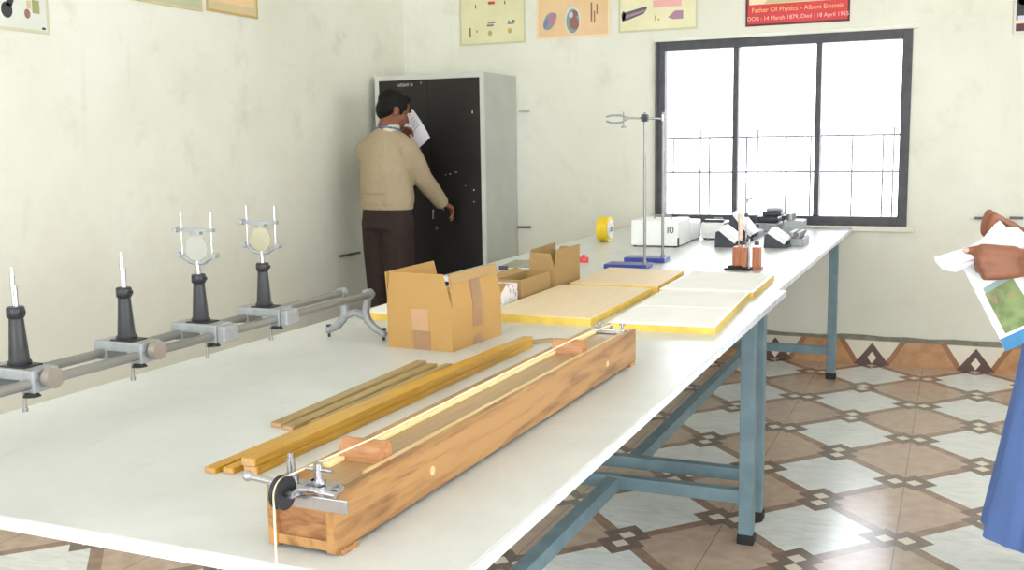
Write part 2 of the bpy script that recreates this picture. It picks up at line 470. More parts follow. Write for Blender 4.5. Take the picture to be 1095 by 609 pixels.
# ------------------------------------------------------------------ tables
TT = .77
def table(name, label, x0, x1, y0, y1, legs_x, legs_y):
    cx, cy = (x0 + x1) / 2, (y0 + y1) / 2
    t = thing(name, label, 'table', (cx, cy, 0))
    bm = B(); bx(bm, x0 - cx, x1 - cx, y0 - cy, y1 - cy, TT - .018, TT, .0025)
    top = obj('tabletop', bm, M['table'], t)
    bm = B(); e = .0018
    bx(bm, x0 - cx - e, x1 - cx + e, y0 - cy - e, y0 - cy, TT - .018, TT - .001); bx(bm, x1 - cx, x1 - cx + e, y0 - cy, y1 - cy - .002, TT - .018, TT - .001)
    bx(bm, x0 - cx - e, x0 - cx, y0 - cy, y1 - cy - .002, TT - .018, TT - .001)
    obj('edge_band', bm, M['edge'], top, label='white edge band')
    lw = .045
    for lx in legs_x:
        for ly in legs_y:
            bm = B(); bx(bm, lx - cx - lw / 2, lx - cx + lw / 2, ly - cy - lw / 2, ly - cy + lw / 2, .03, TT - .018, .004)
            l = obj('leg', bm, M['steelblue'], t)
            bm = B(); bx(bm, lx - cx - lw / 2 - .003, lx - cx + lw / 2 + .003, ly - cy - lw / 2 - .003, ly - cy + lw / 2 + .003, 0, .03, .003)
            obj('rubber_foot', bm, M['rubber'], l)
    for ly in legs_y:
        bm = B(); bx(bm, legs_x[0] - cx, legs_x[1] - cx, ly - cy - .02, ly - cy + .02, .13, .172, .003); obj('cross_stretcher', bm, M['steelblue'], t)
        bm = B(); bx(bm, legs_x[0] - cx, legs_x[1] - cx, ly - cy - .018, ly - cy + .018, TT - .05, TT - .018, .003); obj('top_rail', bm, M['steelblue'], t)
    mx = -1.0 - cx
    bm = B(); bx(bm, mx - .022, mx + .022, legs_y[0] - cy, legs_y[1] - cy, .125, .17, .003); obj('long_stretcher', bm, M['steelblue'], t)
    return t
table('work_table', 'long white-topped work table nearest the viewer with blue-grey steel legs', -1.62, -.4973, .95, 3.419, (-1.5, -.566), (1.1, 3.155))
table('work_table', 'long white-topped work table reaching the window wall with blue-grey legs', -1.77, -.5246, 3.423, 6.03, (-1.6, -.575), (3.375, 5.61))

# ------------------------------------------------------------------ sonometer
SX, SY = -.706, .992
so = thing('sonometer', 'long hollow wooden sonometer box with string and pulley at near table edge', 'sonometer', (SX, SY, TT), -.98)
L = 1.175; w = .0445; H = .078
def sono(name, bm, m, parent=None, smooth=False, label=None): return obj(name, bm, m, parent or so, smooth, label)
for s, xx in ((-1, -w), (1, w)):
    bm = B(); bx(bm, xx - .005, xx + .005, 0, L, .006, H, .0015); sono('side_panel', bm, M['sono'])
bm = B(); bx(bm, -w + .005, w - .005, .012, L - .012, H - .014, H - .007, .001); sono('top_board', bm, M['sonotop'])
bm = B(); bx(bm, -w + .005, w - .005, .006, L - .006, .006, .012); sono('bottom_board', bm, M['sono'])
bm = B(); bx(bm, -w + .005, w - .005, .004, .014, .012, H - .007); sono('end_panel', bm, M['sonodark'], label='darker recessed near end panel')
bm = B(); bx(bm, -w + .005, w - .005, .0, .012, .056, H, .001); bx(bm, -w + .005, w - .005, .0, .012, .006, .018, .001)
bx(bm, -w - .004, -w + .009, -.002, .012, .004, H - .004, .001); bx(bm, w - .009, w + .004, -.002, .012, .004, H - .004, .001); sono('end_frame', bm, M['sono'])
bm = B(); bx(bm, -w + .005, w - .005, L - .018, L - .004, .012, H - .004); sono('end_panel', bm, M['sono'])
for yy in (.025, L - .03):
    for s in (-1, 1):
        bm = B(); bx(bm, s * w - .008, s * w + .008, yy - .018, yy + .018, 0, .007, .001); sono('foot', bm, M['sonodark'])
bm = B(); bx(bm, .029, .0385, .09, L - .05, H - .007, H - .001, .001); sono('guide_batten', bm, M['pale_wood'])
bm = B(); bx(bm, -.039, -.026, .10, L - .02, H - .007, H - .001, .001); sono('scale_strip', bm, M['scale'])
for yy, zz in ((.235, .036), (.98, .038)):
    bm = B(); cyl(bm, (w + .004, yy, zz), (w + .0065, yy, zz), .0065, 14); sono('hole_plug', bm, M['pale_wood'])
def bridge(yy):
    bm = B(); hw = .031
    prof = [(-.015, 0), (.017, 0), (.017, .014)] + [(.001 + .016 * math.cos(R(a)), .014 + .014 * math.sin(R(a))) for a in range(15, 180, 15)] + [(-.015, .014)]
    prism(bm, [(p, q) for p, q in prof], 2 * hw, Matrix(((0, 0, 1, -hw - .004), (1, 0, 0, yy), (0, 1, 0, H - .007), (0, 0, 0, 1))))
    return sono('bridge', bm, M['bridge'], smooth=True)
b1 = bridge(.150); b2 = bridge(.905)
# far pegs
for x in (-.026, .0, .026):
    bm = B(); cyl(bm, (x, L - .025, H - .007), (x, L - .025, H + .012), .003, 10); cyl(bm, (x - .007, L - .025, H + .012), (x + .007, L - .025, H + .012), .0022, 8); sono('tuning_peg', bm, M['chrome'], smooth=True)
bm = B(); bx(bm, -.039, .039, L - .05, L - .04, H - .007, H + .004, .002); sono('hitch_bar', bm, M['chrome'])
# pulley clamp across the near end
cl = H + .004
bm = B(); bx(bm, -.034, .052, .0, .016, H, H + .007, .001); sono('clamp_bar', bm, M['chrome'])
bm = B(); cyl(bm, (-.060, -.018, H + .014), (.062, -.018, H + .006), .0042, 14); ball(bm, (-.062, -.018, H + .0143), .0066); sono('axle_rod', bm, M['chrome'], smooth=True)
bm = B(); bx(bm, .008, .082, -.026, -.022, H - .012, H + .004, .001); sono('clamp_plate', bm, M['chrome'])
for xx in (-.030, .040):
    bm = B(); bx(bm, xx, xx + .008, -.022, .012, H, H + .011, .001); sono('clamp_arm', bm, M['chrome'])
for x, y, h in ((-.015, .004, .034), (.028, -.002, .036)):
    bm = B(); cyl(bm, (x, y, H), (x, y, H + h), .0052, 14); cyl(bm, (x, y, H + .006), (x, y, H + .016), .009, 14)
    if x > 0: cyl(bm, (x - .018, y, H + h - .008), (x + .02, y, H + h - .008), .0024, 10)
    else: cyl(bm, (x, y, H + h), (x, y, H + h + .008), .0035, 10)
    sono('clamp_screw', bm, M['chrome'], smooth=True)
px_, py_, pz_ = .010, -.047, H + .012
bm = B(); lathe(bm, [(.004, -.0055), (.0195, -.0055), (.0195, -.003), (.0165, -.001), (.0165, .001), (.0195, .003), (.0195, .0055), (.004, .0055)], T(px_, py_, pz_) @ RY(90)); ball(bm, (px_ + .006, py_, pz_), .004)
whl = sono('pulley_wheel', bm, M['blackplastic'], smooth=True)
bm = B(); cyl(bm, (px_ - .012, py_, pz_), (px_ + .016, py_, pz_), .0025, 10); bx(bm, px_ + .010, px_ + .016, py_ - .004, .0, pz_ - .004, pz_ + .004); sono('pulley_axle', bm, M['chrome'])
pts = [(px_, L - .04, H + .014), (px_, .905, H + .0235), (px_, .151, H + .0235), (px_, py_ + .004, pz_ + .0168)]
for a in range(90, 181, 10): pts.append((px_, py_ + .0168 * math.cos(R(a)), pz_ + .0168 * math.sin(R(a))))
pts += [(px_, py_ - .0172, pz_ - .03), (px_ - .001, py_ - .0172, -.12), (px_, py_ - .0172, -.27)]
bm = B(); sweep(bm, pts, .0012, 8); obj('string', bm, M['string'], so, smooth=True, label='cream string over the pulley wheel')

# ------------------------------------------------------------------ sticks lying on the table
def stick(name, label, a, b, wd, ht, m, z=TT, group=None, end=True):
    a = Vector((a[0], a[1], 0)); b = Vector((b[0], b[1], 0)); d = b - a; Ln = d.length
    ang = math.degrees(math.atan2(-d.x, d.y))
    bm = B(); bx(bm, -wd / 2, wd / 2, 0, Ln, 0, ht, min(.0015, ht / 5))
    if end:
        t = thing(name, label, 'wooden stick', (a.x, a.y, z), ang, group)
        obj('rod', bm, m, t); bm = B(); bx(bm, -wd / 2 + .0015, wd / 2 - .0015, -.0008, .0, .0012, ht - .0012); obj('sawn_end', bm, M['endgrain'], t, label='paler sawn end')
        return t
    o = obj(name, bm, m); o.location = (a.x, a.y, z); o.rotation_euler = (0, 0, R(ang)); return tag(o, label, 'wooden stick', group)
BS, YS = 'brown sticks lying on the table', 'yellow sticks lying on the table'
stick('half_metre_stick', 'short brown wooden stick farthest left of the sticks on the table', (-1.072, 1.445), (-1.082, 2.0), .024, .009, M['brown_wood'], group=BS)
stick('half_metre_stick', 'short brown wooden stick second from left of the sticks', (-1.043, 1.437), (-1.047, 1.985), .022, .008, M['brown_wood'], group=BS)
stick('half_metre_stick', 'short brown wooden stick just left of the yellow sticks', (-1.020, 1.475), (-1.014, 2.0), .016, .007, M['brown_wood'], group=BS)
stick('offcut', 'brown stick end poking out past the far end of the tall yellow pair', (-.962, 2.278), (-.898, 2.345), .024, .008, M['brown_wood'], group=BS)
stick('metre_stick', 'flat yellow stick farthest left of the yellow sticks', (-1.013, 1.197), (-.979, 2.24), .021, .009, M['yellow_wood'], group=YS)
stick('metre_stick', 'flat yellow stick next to the tall yellow pair', (-.986, 1.205), (-.958, 2.24), .020, .009, M['yellow_wood'], group=YS)
stick('metre_stick', 'lower yellow stick of the tall stacked pair beside the sonometer', (-.952, 1.215), (-.934, 2.262), .026, .013, M['yellow_wood'], group=YS)
stick('metre_stick', 'upper yellow stick of the tall stacked pair beside the sonometer', (-.953, 1.212), (-.935, 2.265), .026, .013, M['yellow_wood'], z=TT + .013, group=YS)

# ------------------------------------------------------------------ optical bench
OX = -1.39
ob = thing('optical_bench', 'steel double-rod optical bench standing on left side of the white table', 'optical bench', (OX, 0, TT))
BZ = .885 - TT
for xx in (-1.428, -1.346):
    bm = B(); cyl(bm, (xx - OX, .82, BZ), (xx - OX, 2.235, BZ), .0085, 20); obj('rod', bm, M['steel'], ob, smooth=True)
def bench_end(y):
    f = None
    bm = B()
    # arched casting: two legs sweeping out to the feet, a waist web, two sockets
    for s in (-1, 1):
        pts = [(s * .039, y, BZ + .004), (s * .036, y, BZ - .02), (s * .030, y, BZ - .045), (s * .036, y, BZ - .065), (s * .055, y, BZ - .085), (s * .072, y, .022), (s * .081, y, .016)]
        sweep(bm, pts, [.011, .010, .011, .011, .010, .009, .008], 12)
        cyl(bm, (s * .039, y - .010, BZ), (s * .039, y + .010, BZ), .014, 18); ball(bm, (s * .081, y, .018), .010)
    pts = [(-.034, y, BZ - .058), (0, y, BZ - .048), (.034, y, BZ - .058)]
    sweep(bm, pts, .010, 12)
    e = obj('end_support', bm, M['castgrey'], ob, smooth=True)
    for s in (-1, 1):
        bm = B(); cyl(bm, (s * .081, y, 0), (s * .081, y, .03), .0035, 12); cyl(bm, (s * .081, y, .027), (s * .081, y, .032), .007, 12); obj('levelling_screw', bm, M['bakelite'], e, smooth=True)
bench_end(2.222); bench_end(.84)
HB = 'holders riding on the optical bench'
def rider(label, y, kind, tint=None):
    t = thing('bench_rider', label, 'optical bench holder', (OX, y, TT + BZ), 0, HB)
    bm = B(); box(bm, (0, 0, .014), (.112, .052, .018), .003)
    bx(bm, -.056, -.026, -.026, .026, -.012, .006, .002); bx(bm, .026, .056, -.026, .026, -.014, .006, .002)
    obj('carriage', bm, M['castgrey'], t)
    bm = B()
    if kind == 'pin': cyl(bm, (.056, 0, .008), (.062, 0, .008), .009, 16); cyl(bm, (.062, 0, .008), (.077, 0, .008), .017, 24); obj('side_knob', bm, M['knob'], t, smooth=True)
    else: bx(bm, .056, .074, -.022, .024, -.012, .020, .003); obj('side_block', bm, M['castgrey'], t)
    for x in (-.03, .045):
        bm = B(); cyl(bm, (x, -.020, -.020), (x, -.020, -.008), .004, 10); cone(bm, (x, -.020, -.020), (x, -.020, -.014), .014, .009, 16); obj('clamp_nut', bm, M['rubber'], t, smooth=True)
    bm = B(); cyl(bm, (.030, -.022, -.045), (.030, -.022, -.010), .003, 10); cyl(bm, (.030, -.022, -.046), (.030, -.022, -.040), .0045, 10); obj('clamp_screw', bm, M['steel'], t, smooth=True)
    bm = B(); bx(bm, -.022, .030, -.02, .02, .022, .0255, .001); obj('foot_plate', bm, M['blackplastic'], t)
    bm = B(); lathe(bm, [(.0185, .0), (.0190, .004), (.0160, .008), (.0112, .075), (.0142, .079), (.0142, .092), (.0125, .0945), (.0065, .0945)], T(0, 0, .0255)); bx(bm, .008, .018, -.004, .004, .108, .115)
    col = obj('column', bm, M['blackplastic'], t, smooth=True)
    z = .12
    if kind == 'pin':
        bm = B(); cyl(bm, (.003, 0, z), (.003, 0, z + .035), .0036, 12); cyl(bm, (-.003, .002, z), (-.004, .002, z + .05), .004, 12); cone(bm, (-.004, .002, z + .05), (-.004, .002, z + .064), .004, .0015, 12); obj('pin', bm, M['chrome'], t, smooth=True)
    else:
        bm = B(); cyl(bm, (0, 0, z - .001), (0, 0, z + .026), .0045, 12); obj('stem', bm, M['chrome'], t, smooth=True)
        bm = B(); zc = z + .058
        arc = [(-.044, 0, zc - .020), (-.036, 0, zc - .023), (-.018, 0, zc - .034), (0, 0, zc - .037), (.018, 0, zc - .034), (.036, 0, zc - .023), (.044, 0, zc - .020)]
        sweep(bm, arc, .0042, 10)
        for s in (-1, 1): cyl(bm, (s * .044, -.007, zc - .02), (s * .044, .007, zc - .02), .006, 12)
        obj('fork', bm, M['castgrey'], t, smooth=True)
        for s in (-1, 1):
            bm = B(); cyl(bm, (s * .037, 0, zc - .022), (s * .037, 0, zc + .066), .0022, 10); obj('guide_rod', bm, M['chrome'], t, smooth=True)
        bm = B(); bx(bm, -.05, .044, -.005, .005, zc + .027, zc + .034, .001); cyl(bm, (-.048, -.009, zc + .031), (-.048, .009, zc + .031), .006, 12); bx(bm, -.012, .012, -.005, .005, zc + .021, zc + .028, .001)
        obj('cross_bar', bm, M['castgrey'], t)
        bm = B(); lathe(bm, [(.004, -.0035), (.018, -.003), (.0265, -.0012), (.0265, .0012), (.018, .003), (.004, .0035)], T(-.002, 0, zc - .007) @ RX(90)); obj('lens', bm, M['lens_t'] if tint else M['lens'], t, smooth=True)
    return t
rider('optical bench holder with bare pin, nearest the left picture edge', 1.199, 'pin')
rider('optical bench holder with bare pin, between the edge pin and clear lens', 1.437, 'pin')
rider('optical bench holder gripping a clear round lens in a fork', 1.641, 'lens')
rider('optical bench holder gripping a cream-tinted round lens, closest to end support', 1.85, 'lens', True)

# ------------------------------------------------------------------ cardboard boxes
def panel(bm, pts, t, inward):
    """thin board with corners pts, thickness t toward the inward vector"""
    o = Vector(inward).normalized() * t
    a = [bm.verts.new(Vector(p)) for p in pts]; b = [bm.verts.new(Vector(p) + o) for p in pts]; n = len(pts)
    bm.faces.new(a); bm.faces.new(list(reversed(b)))
    for i in range(n): bm.faces.new((a[i], b[i], b[(i + 1) % n], a[(i + 1) % n]))

def carton(t, wx, dy, h, flaps, m, tk=.004):
    """open carton, origin at the front-left bottom corner"""
    for nm, args in (('front', (0, wx, 0, tk)), ('back', (0, wx, dy - tk, dy)), ('left', (0, tk, tk, dy - tk)), ('right', (wx - tk, wx, tk, dy - tk))):
        bm = B(); bx(bm, args[0], args[1], args[2], args[3], 0, h); obj('side_wall', bm, m, t)
    bm = B(); bx(bm, tk, wx - tk, tk, dy - tk, .001, .005); obj('bottom_panel', bm, m, t)
    for f in flaps:
        bm = B(); panel(bm, f[0], tk, f[1]); obj('flap', bm, m, t)

# the big one
bt = thing('cardboard_box', 'large open cardboard box with raised flaps and brown tape, beside the yellow sticks', 'box', (-1.258, 2.155, TT), -4)
wx, dy, h = .182, .247, .103; fh = .083
carton(bt, wx, dy, h, [
    ([(0, 0, h), (wx, 0, h), (wx - .022, -.004, h + fh * .98), (.012, -.004, h + fh * .98)], (0, 1, 0)),
    ([(wx, .006, h), (wx, dy, h), (wx - .014, dy - .006, h + fh * .98), (wx - .012, .012, h + fh * .95)], (-1, 0, 0)),
    ([(0, .004, h), (0, dy, h), (-.016, dy - .006, h + fh * .98), (-.008, .006, h + fh * .95)], (1, 0, 0)),
    ([(.004, dy, h), (wx - .004, dy, h), (wx - .02, dy + .07, h + .02), (.02, dy + .07, h + .02)], (0, 0, -1))], M['card'])
bm = B(); lean = lambda z_: wx - .0128 * (z_ - h) / (fh * .96)
panel(bm, [(lean(h + .058) + .0035, .012, h + .056), (lean(h + .058) + .0035, dy - .006, h + .060), (lean(h + .078) + .002, dy - .006, h + fh * .98 + .001), (lean(h + .078) + .002, .012, h + fh * .95 + .001)], .002, (-1, 0, 0)); obj('folded_lip', bm, M['card_dark'], bt)
bm = B(); bx(bm, wx / 2 - .020, wx / 2 + .026, -.0014, 0, .044, .098); obj('tape_strip', bm, M['tape_light'], bt)
bm = B(); bx(bm, wx / 2 - .016, wx / 2 + .030, -.0022, 0, 0, .046); obj('tape_strip', bm, M['tape'], bt)
bm = B(); bx(bm, wx, wx + .0014, .10, .150, .045, h); obj('tape_strip', bm, M['tape'], bt)
bm = B(); panel(bm, [(wx + .0014, .10, h), (wx + .0014, .150, h), (lean(h + .058) + .0016, .148, h + .057), (lean(h + .058) + .0016, .100, h + .057)], .0012, (-1, 0, 0)); obj('tape_strip', bm, M['tape'], bt)
bm = B(); prism(bm, [(.10, 0)] + [(.124 + .024 * math.cos(R(a)), .024 * math.sin(R(a))) for a in range(180, -1, -15)], .0014, Matrix(((0, 0, 1, wx), (1, 0, 0, 0), (0, 1, 0, 0), (0, 0, 0, 1)))); obj('tape_patch', bm, M['tape'], bt)
# the long one
bt = thing('cardboard_box', 'low open brown cardboard box between the patterned carton and a taller box', 'box', (-1.302, 2.895, TT), 0)
carton(bt, .087, .25, .072, [
    ([(0, 0, .072), (0, .25, .072), (-.035, .245, .080), (-.035, .005, .080)], (0, 0, -1)),
    ([(.005, .005, .072), (.082, .005, .072), (.078, .06, .05), (.009, .06, .05)], (0, 0, -1))], M['card_dark'])
# the tall one behind
bt = thing('cardboard_box', 'tall open brown cardboard box behind the low one, nearest the red cap', 'box', (-1.294, 3.155, TT), 0)
h = .076
carton(bt, .089, .25, h, [
    ([(0, 0, h), (.089, 0, h), (.078, -.006, h + .052), (.012, -.006, h + .055)], (0, 1, 0)),
    ([(.089, 0, h), (.089, .25, h), (.091, .245, h + .06), (.090, .03, h + .062)], (-1, 0, 0)),
    ([(0, 0, h), (0, .25, h), (-.004, .245, h + .064), (-.004, .02, h + .060)], (1, 0, 0)),
    ([(.004, .25, h), (.085, .25, h), (.078, .262, h + .05), (.012, .262, h + .05)], (0, -1, 0))], M['card_dark'])
# printed pack
def print_mat():
    n = NT('white_carton_grey_print'); v = n.coords('Object', (1, 1, 1)); w_ = n.new('ShaderNodeTexVoronoi'); w_.inputs['Scale'].default_value = 52
    n.link(v, w_.inputs['Vector']); f = n.noise(v, 130, 3)
    k = n.math('MULTIPLY', n.math('LESS_THAN', w_.outputs['Distance'], .36), n.ramp(f, .4, .55))
    n.col(n.mix(k, rgb(226, 222, 226), rgb(128, 120, 140))); n.set(.6); return n.m
M['print'] = print_mat()
pk = thing('patterned_carton', 'small white carton with grey print wedged before the low brown box', 'carton', (-1.312, 2.775, TT))
bm = B(); bx(bm, 0, .090, 0, .11, 0, .066, .004); obj('carton_body', bm, M['print'], pk); bm = B(); bx(bm, .002, .088, .052, .058, .066, .0672); obj('lid_seam', bm, M['tape_light'], pk)

# ------------------------------------------------------------------ drawing boards
DB = 'drawing boards lying on the tables'
def board(label, pts, th_, m_top, z=TT, sheets=()):
    c = Vector((sum(p[0] for p in pts) / 4, sum(p[1] for p in pts) / 4, z))
    t = thing('drawing_board', label, 'drawing board', c, 0, DB)
    loc = [(p[0] - c.x, p[1] - c.y) for p in pts]
    bm = B(); prism(bm, loc, th_ - .002); obj('core', bm, M['yellow_edge'], t, label='yellow painted edge')
    k = .994
    bm = B(); prism(bm, [(x * k, y * k) for x, y in loc], .0022, T(0, 0, th_ - .002)); obj('surface', bm, m_top, t)
    for s in sheets:
        bm = B(); prism(bm, [(p[0] - c.x, p[1] - c.y) for p in s], .0012, T(0, 0, th_ + .0002)); obj('paper_sheet', bm, M['paper'], t)
    return t
board('tan-topped yellow-edged board beside the low cardboard boxes', [(-1.195, 2.575), (-.882, 2.575), (-.885, 3.19), (-1.195, 3.19)], .022, M['board_tan'])
board('tan-topped board in front of the blue stand bases', [(-1.175, 3.222), (-.873, 3.222), (-.895, 3.66), (-1.185, 3.68)], .024, M['board_tan'])
board('white-papered yellow-edged board at the right table edge, nearest the sonometer', [(-.825, 2.545), (-.545, 2.56), (-.575, 3.19), (-.845, 3.17)], .02, M['whiteplastic'], sheets=[[(-.822, 2.56), (-.553, 2.575), (-.568, 2.85), (-.83, 2.83)], [(-.83, 2.845), (-.566, 2.865), (-.58, 3.17), (-.843, 3.15)]])
board('white-papered board next to the copper-brown block stand', [(-.862, 3.195), (-.565, 3.21), (-.575, 3.67), (-.872, 3.70)], .02, M['whiteplastic'], sheets=[[(-.855, 3.215), (-.575, 3.23), (-.585, 3.655), (-.865, 3.68)]])
board('pale-topped yellow-edged board behind the large cardboard box', [(-1.525, 2.49), (-1.20, 2.47), (-1.19, 2.72), (-1.56, 2.78)], .022, M['paper'])

# ------------------------------------------------------------------ retort stands
def retort(label, x, y, hrod, rz):
    t = thing('retort_stand', label, 'retort stand', (x, y, TT), rz, 'retort stands by the window')
    bm = B(); box(bm, (-.066, 0, .009), (.17, .105, .018), .003); obj('base', bm, M['blue_base'], t)
    bm = B(); cyl(bm, (.0, 0, .018), (.0, 0, hrod), .0058, 14); cyl(bm, (0, 0, .018), (0, 0, .028), .009, 14); obj('rod', bm, M['steel'], t, smooth=True)
    return t
r1 = retort('blue-based retort stand with grip clamp, nearer of the two', -1.105, 3.88, .60, 2)
r2 = retort('blue-based retort stand with plain rod, nearer the window', -1.10, 4.13, .605, 2)
z = .578
cm = thing('retort_clamp', 'steel retort clamp with prong jaws at the top of the nearer stand', 'clamp', (-1.105, 3.88, TT + z))
bm = B(); box(bm, (0, 0, 0), (.026, .026, .028), .004); cyl(bm, (0, -.013, 0), (0, -.034, 0), .004, 10); box(bm, (0, -.036, 0), (.014, .005, .006), .001); obj('boss_head', bm, M['bakelite'], cm)
bm = B(); cyl(bm, (.07, .0, -.004), (-.075, 0, .002), .0042, 12); obj('arm', bm, M['chrome'], cm, smooth=True)
bm = B(); sweep(bm, [(-.07, 0, .004), (-.095, 0, .012), (-.13, 0, .014), (-.155, 0, .008)], .004, 10); obj('jaw', bm, M['castgrey'], cm, smooth=True)
bm = B(); sweep(bm, [(-.07, 0, -.002), (-.095, 0, -.014), (-.13, 0, -.016), (-.155, 0, -.008)], .004, 10); obj('jaw', bm, M['castgrey'], cm, smooth=True)
bm = B(); cyl(bm, (-.085, 0, -.03), (-.085, 0, .026), .003, 10); box(bm, (-.085, 0, -.032), (.02, .005, .008), .001); obj('jaw_screw', bm, M['steel'], cm, smooth=True)
bm = B(); cyl(bm, (.07, -.002, -.012), (.07, -.002, .012), .006, 12); obj('arm_end', bm, M['chrome'], cm, smooth=True)

# ------------------------------------------------------------------ yellow reel, red cap, folder
t = thing('tape_reel', 'yellow tape reel standing on its rim at left edge of far table', 'tape reel', (-1.605, 4.92, TT), -92)
bm = B(); lathe(bm, [(.018, -.026), (.062, -.026), (.062, .026), (.018, .026)], T(0, 0, .062) @ RX(90), 36); obj('tape_roll', bm, M['yellowplastic'], t, smooth=True)
bm = B(); lathe(bm, [(.006, -.003), (.05, -.003), (.05, .003), (.006, .003)], T(0, -.029, .062) @ RX(90), 30); f_ = obj('side_disc', bm, M['yellowplastic'], t, smooth=True)
bm = B(); lathe(bm, [(.004, -.003), (.044, -.003), (.044, .003), (.004, .003)], T(0, .029, .062) @ RX(90), 30); obj('side_disc', bm, M['whiteplastic'], t, smooth=True, label='white side disc')
bm = B(); cyl(bm, (0, -.036, .062), (0, .042, .062), .009, 16); box(bm, (.012, .04, .056), (.034, .006, .008), .001); obj('crank_hub', bm, M['castgrey'], t)
t = thing('bottle_cap', 'small red cap lying behind the tall brown cardboard box', 'cap', (-1.405, 4.02, TT))
bm = B(); lathe(bm, [(.008, 0), (.020, 0), (.021, .016), (.018, .021), (.005, .021)], T(0, 0, 0), 24); obj('shell', bm, M['red'], t, smooth=True)
bm = B(); cyl(bm, (0, 0, .019), (0, 0, .030), .008, 16); obj('nozzle', bm, M['red'], t, smooth=True)
t = thing('folder', 'flat grey-green folder lying on table below the cupboard side', 'folder', (-1.575, 3.80, TT), 8)
M['folder'] = simple('grey_green_card', rgb(150, 152, 132), .7)
bm = B(); bx(bm, -.07, .07, -.12, .12, .0, .004, .001); bx(bm, -.07, .07, -.12, .12, .010, .014, .001); bx(bm, -.074, -.068, -.12, .12, 0, .014, .001); obj('cover', bm, M['folder'], t)
bm = B(); bx(bm, -.066, .066, -.115, .115, .0042, .0098); obj('pages', bm, M['paper'], t); bm = B(); bx(bm, -.076, -.04, -.1215, -.116, -.0, .016, .001); obj('clip', bm, M['bakelite'], t)

# ------------------------------------------------------------------ copper-brown block stand
t = thing('block_stand', 'small stand of two copper-brown blocks with upright steel rods on black base', 'laboratory stand', (-.735, 3.93, TT))
bm = B(); prism(bm, [(-.065, -.03), (.03, -.03), (.05, .05), (-.03, .05)], .008); prism(bm, [(-.05, -.028), (.0, -.028), (.0, .02), (-.03, .02)], .014, T(0, 0, .004)); obj('base', bm, M['rubber'], t)
bm = B(); bx(bm, -.036, .018, -.02, .04, .012, .088, .003); obj('block', bm, M['copperwood'], t)
bm = B(); bx(bm, .036, .064, -.01, .045, .012, .088, .003); bx(bm, .03, .07, .0, .04, .0, .012); obj('block', bm, M['copperwood'], t)
M['pinkrod'] = simple('pale_copper_tube', rgb(224, 196, 182), .35, .3)
bm = B(); cyl(bm, (-.012, .01, .088), (-.012, .01, .215), .009, 14); obj('tube', bm, M['pinkrod'], t, smooth=True, label='pale pinkish tube')
bm = B(); cyl(bm, (.026, -.015, .0), (.026, -.015, .12), .0045, 12); cyl(bm, (.008, .02, .088), (.008, .02, .285), .0035, 12); obj('rod', bm, M['chrome'], t, smooth=True)
for c, r in (((.0, -.012, .098), .010), ((.022, -.006, .108), .009), ((.052, .0, .096), .009), ((.008, .02, .20), .008)):
    bm = B(); lathe(bm, [(.003, 0), (r, 0), (r * 1.1, .006), (r * .8, .014), (.003, .015)], T(*c), 16); obj('knob', bm, M['bakelite'], t, smooth=True)
bm = B(); cyl(bm, (.0, .02, .262), (.034, .02, .272), .003, 10); box(bm, (.008, .02, .262), (.012, .012, .014), .002); obj('side_clamp', bm, M['castgrey'], t)

# ------------------------------------------------------------------ meters and power boxes
def meter(label, x, y, rz=0, s=1., hz=.076):
    t = thing('bench_meter', label, 'meter', (x, y, TT), rz, 'black wedge meters on the far table')
    w_, d_ = .105 * s, .15 * s
    prof = [(0, 0), (w_, 0), (w_, .014), (w_ * .86, .018), (.018, hz), (.004, hz - .006)]
    bm = B(); prism(bm, prof, d_, Matrix(((1, 0, 0, 0), (0, 0, -1, d_), (0, 1, 0, 0), (0, 0, 0, 1)))); obj('base', bm, M['bakelite'], t)
    ang = math.degrees(math.atan2(hz - .018, w_ * .86 - .018)); ln = math.hypot(hz - .018, w_ * .86 - .018)
    bm = B(); box(bm, (.018 + (w_ * .86 - .018) / 2 + .006, d_ / 2, (hz + .018) / 2 + .010), (ln * 1.05, d_ * .97, .03), .004, RY(ang)); obj('dial_panel', bm, M['whiteplastic'], t, label='white dial panel')
    bm = B(); box(bm, (.018 + (w_ * .86 - .018) / 2 + .012, d_ / 2, (hz + .018) / 2 + .020), (ln * .03, d_ * .4, .012), 0, RY(ang)); obj('pointer', bm, M['blackplastic'], t)
    for k in (.25, .75):
        bm = B(); cyl(bm, (w_ * .9, d_ * k, .016), (w_ * .95, d_ * k, .032), .007, 14); obj('terminal', bm, M['blackplastic'], t, smooth=True)
    return t
meter('black wedge meter with white dial, directly left of the block stand', -1.022, 4.765, 0, 1., .076)
m_ = meter('white-faced black wedge meter behind the left one, against the window', -1.03, 5.12, 0, 1.15, .125)
meter('black wedge meter with white dial, right of the block stand', -.802, 4.785, 0, 1., .066)
def kbox(name, label, cat, x, y, w_, d_, h_, m, knobs, km, rz=0, group=None):
    t = thing(name, label, cat, (x, y, TT), rz, group)
    bm = B(); bx(bm, 0, w_, 0, d_, 0, h_, .004); obj('case', bm, m, t)
    bm = B(); bx(bm, .006, w_ - .006, .006, d_ - .006, h_, h_ + .003, .001); obj('top_plate', bm, km[1], t)
    for kx, ky, r, hh in knobs:
        bm = B(); lathe(bm, [(r * .5, 0), (r * .5, hh * .4), (r, hh * .45), (r, hh), (r * .3, hh * 1.05)], T(kx, ky, h_ + .003), 16); obj('knob', bm, km[0], t, smooth=True)
    return t
rr = random.Random(5)
kb = [(x, y, .011, .026) for x in (.02, .052) for y in (.03, .08, .13, .18)]
kbox('resistance_box', 'silver-knobbed plug box right of the black wedge meters', 'resistance box', -.715, 4.90, .075, .22, .034, M['castgrey'], kb, (M['steel'], M['bakelite']))
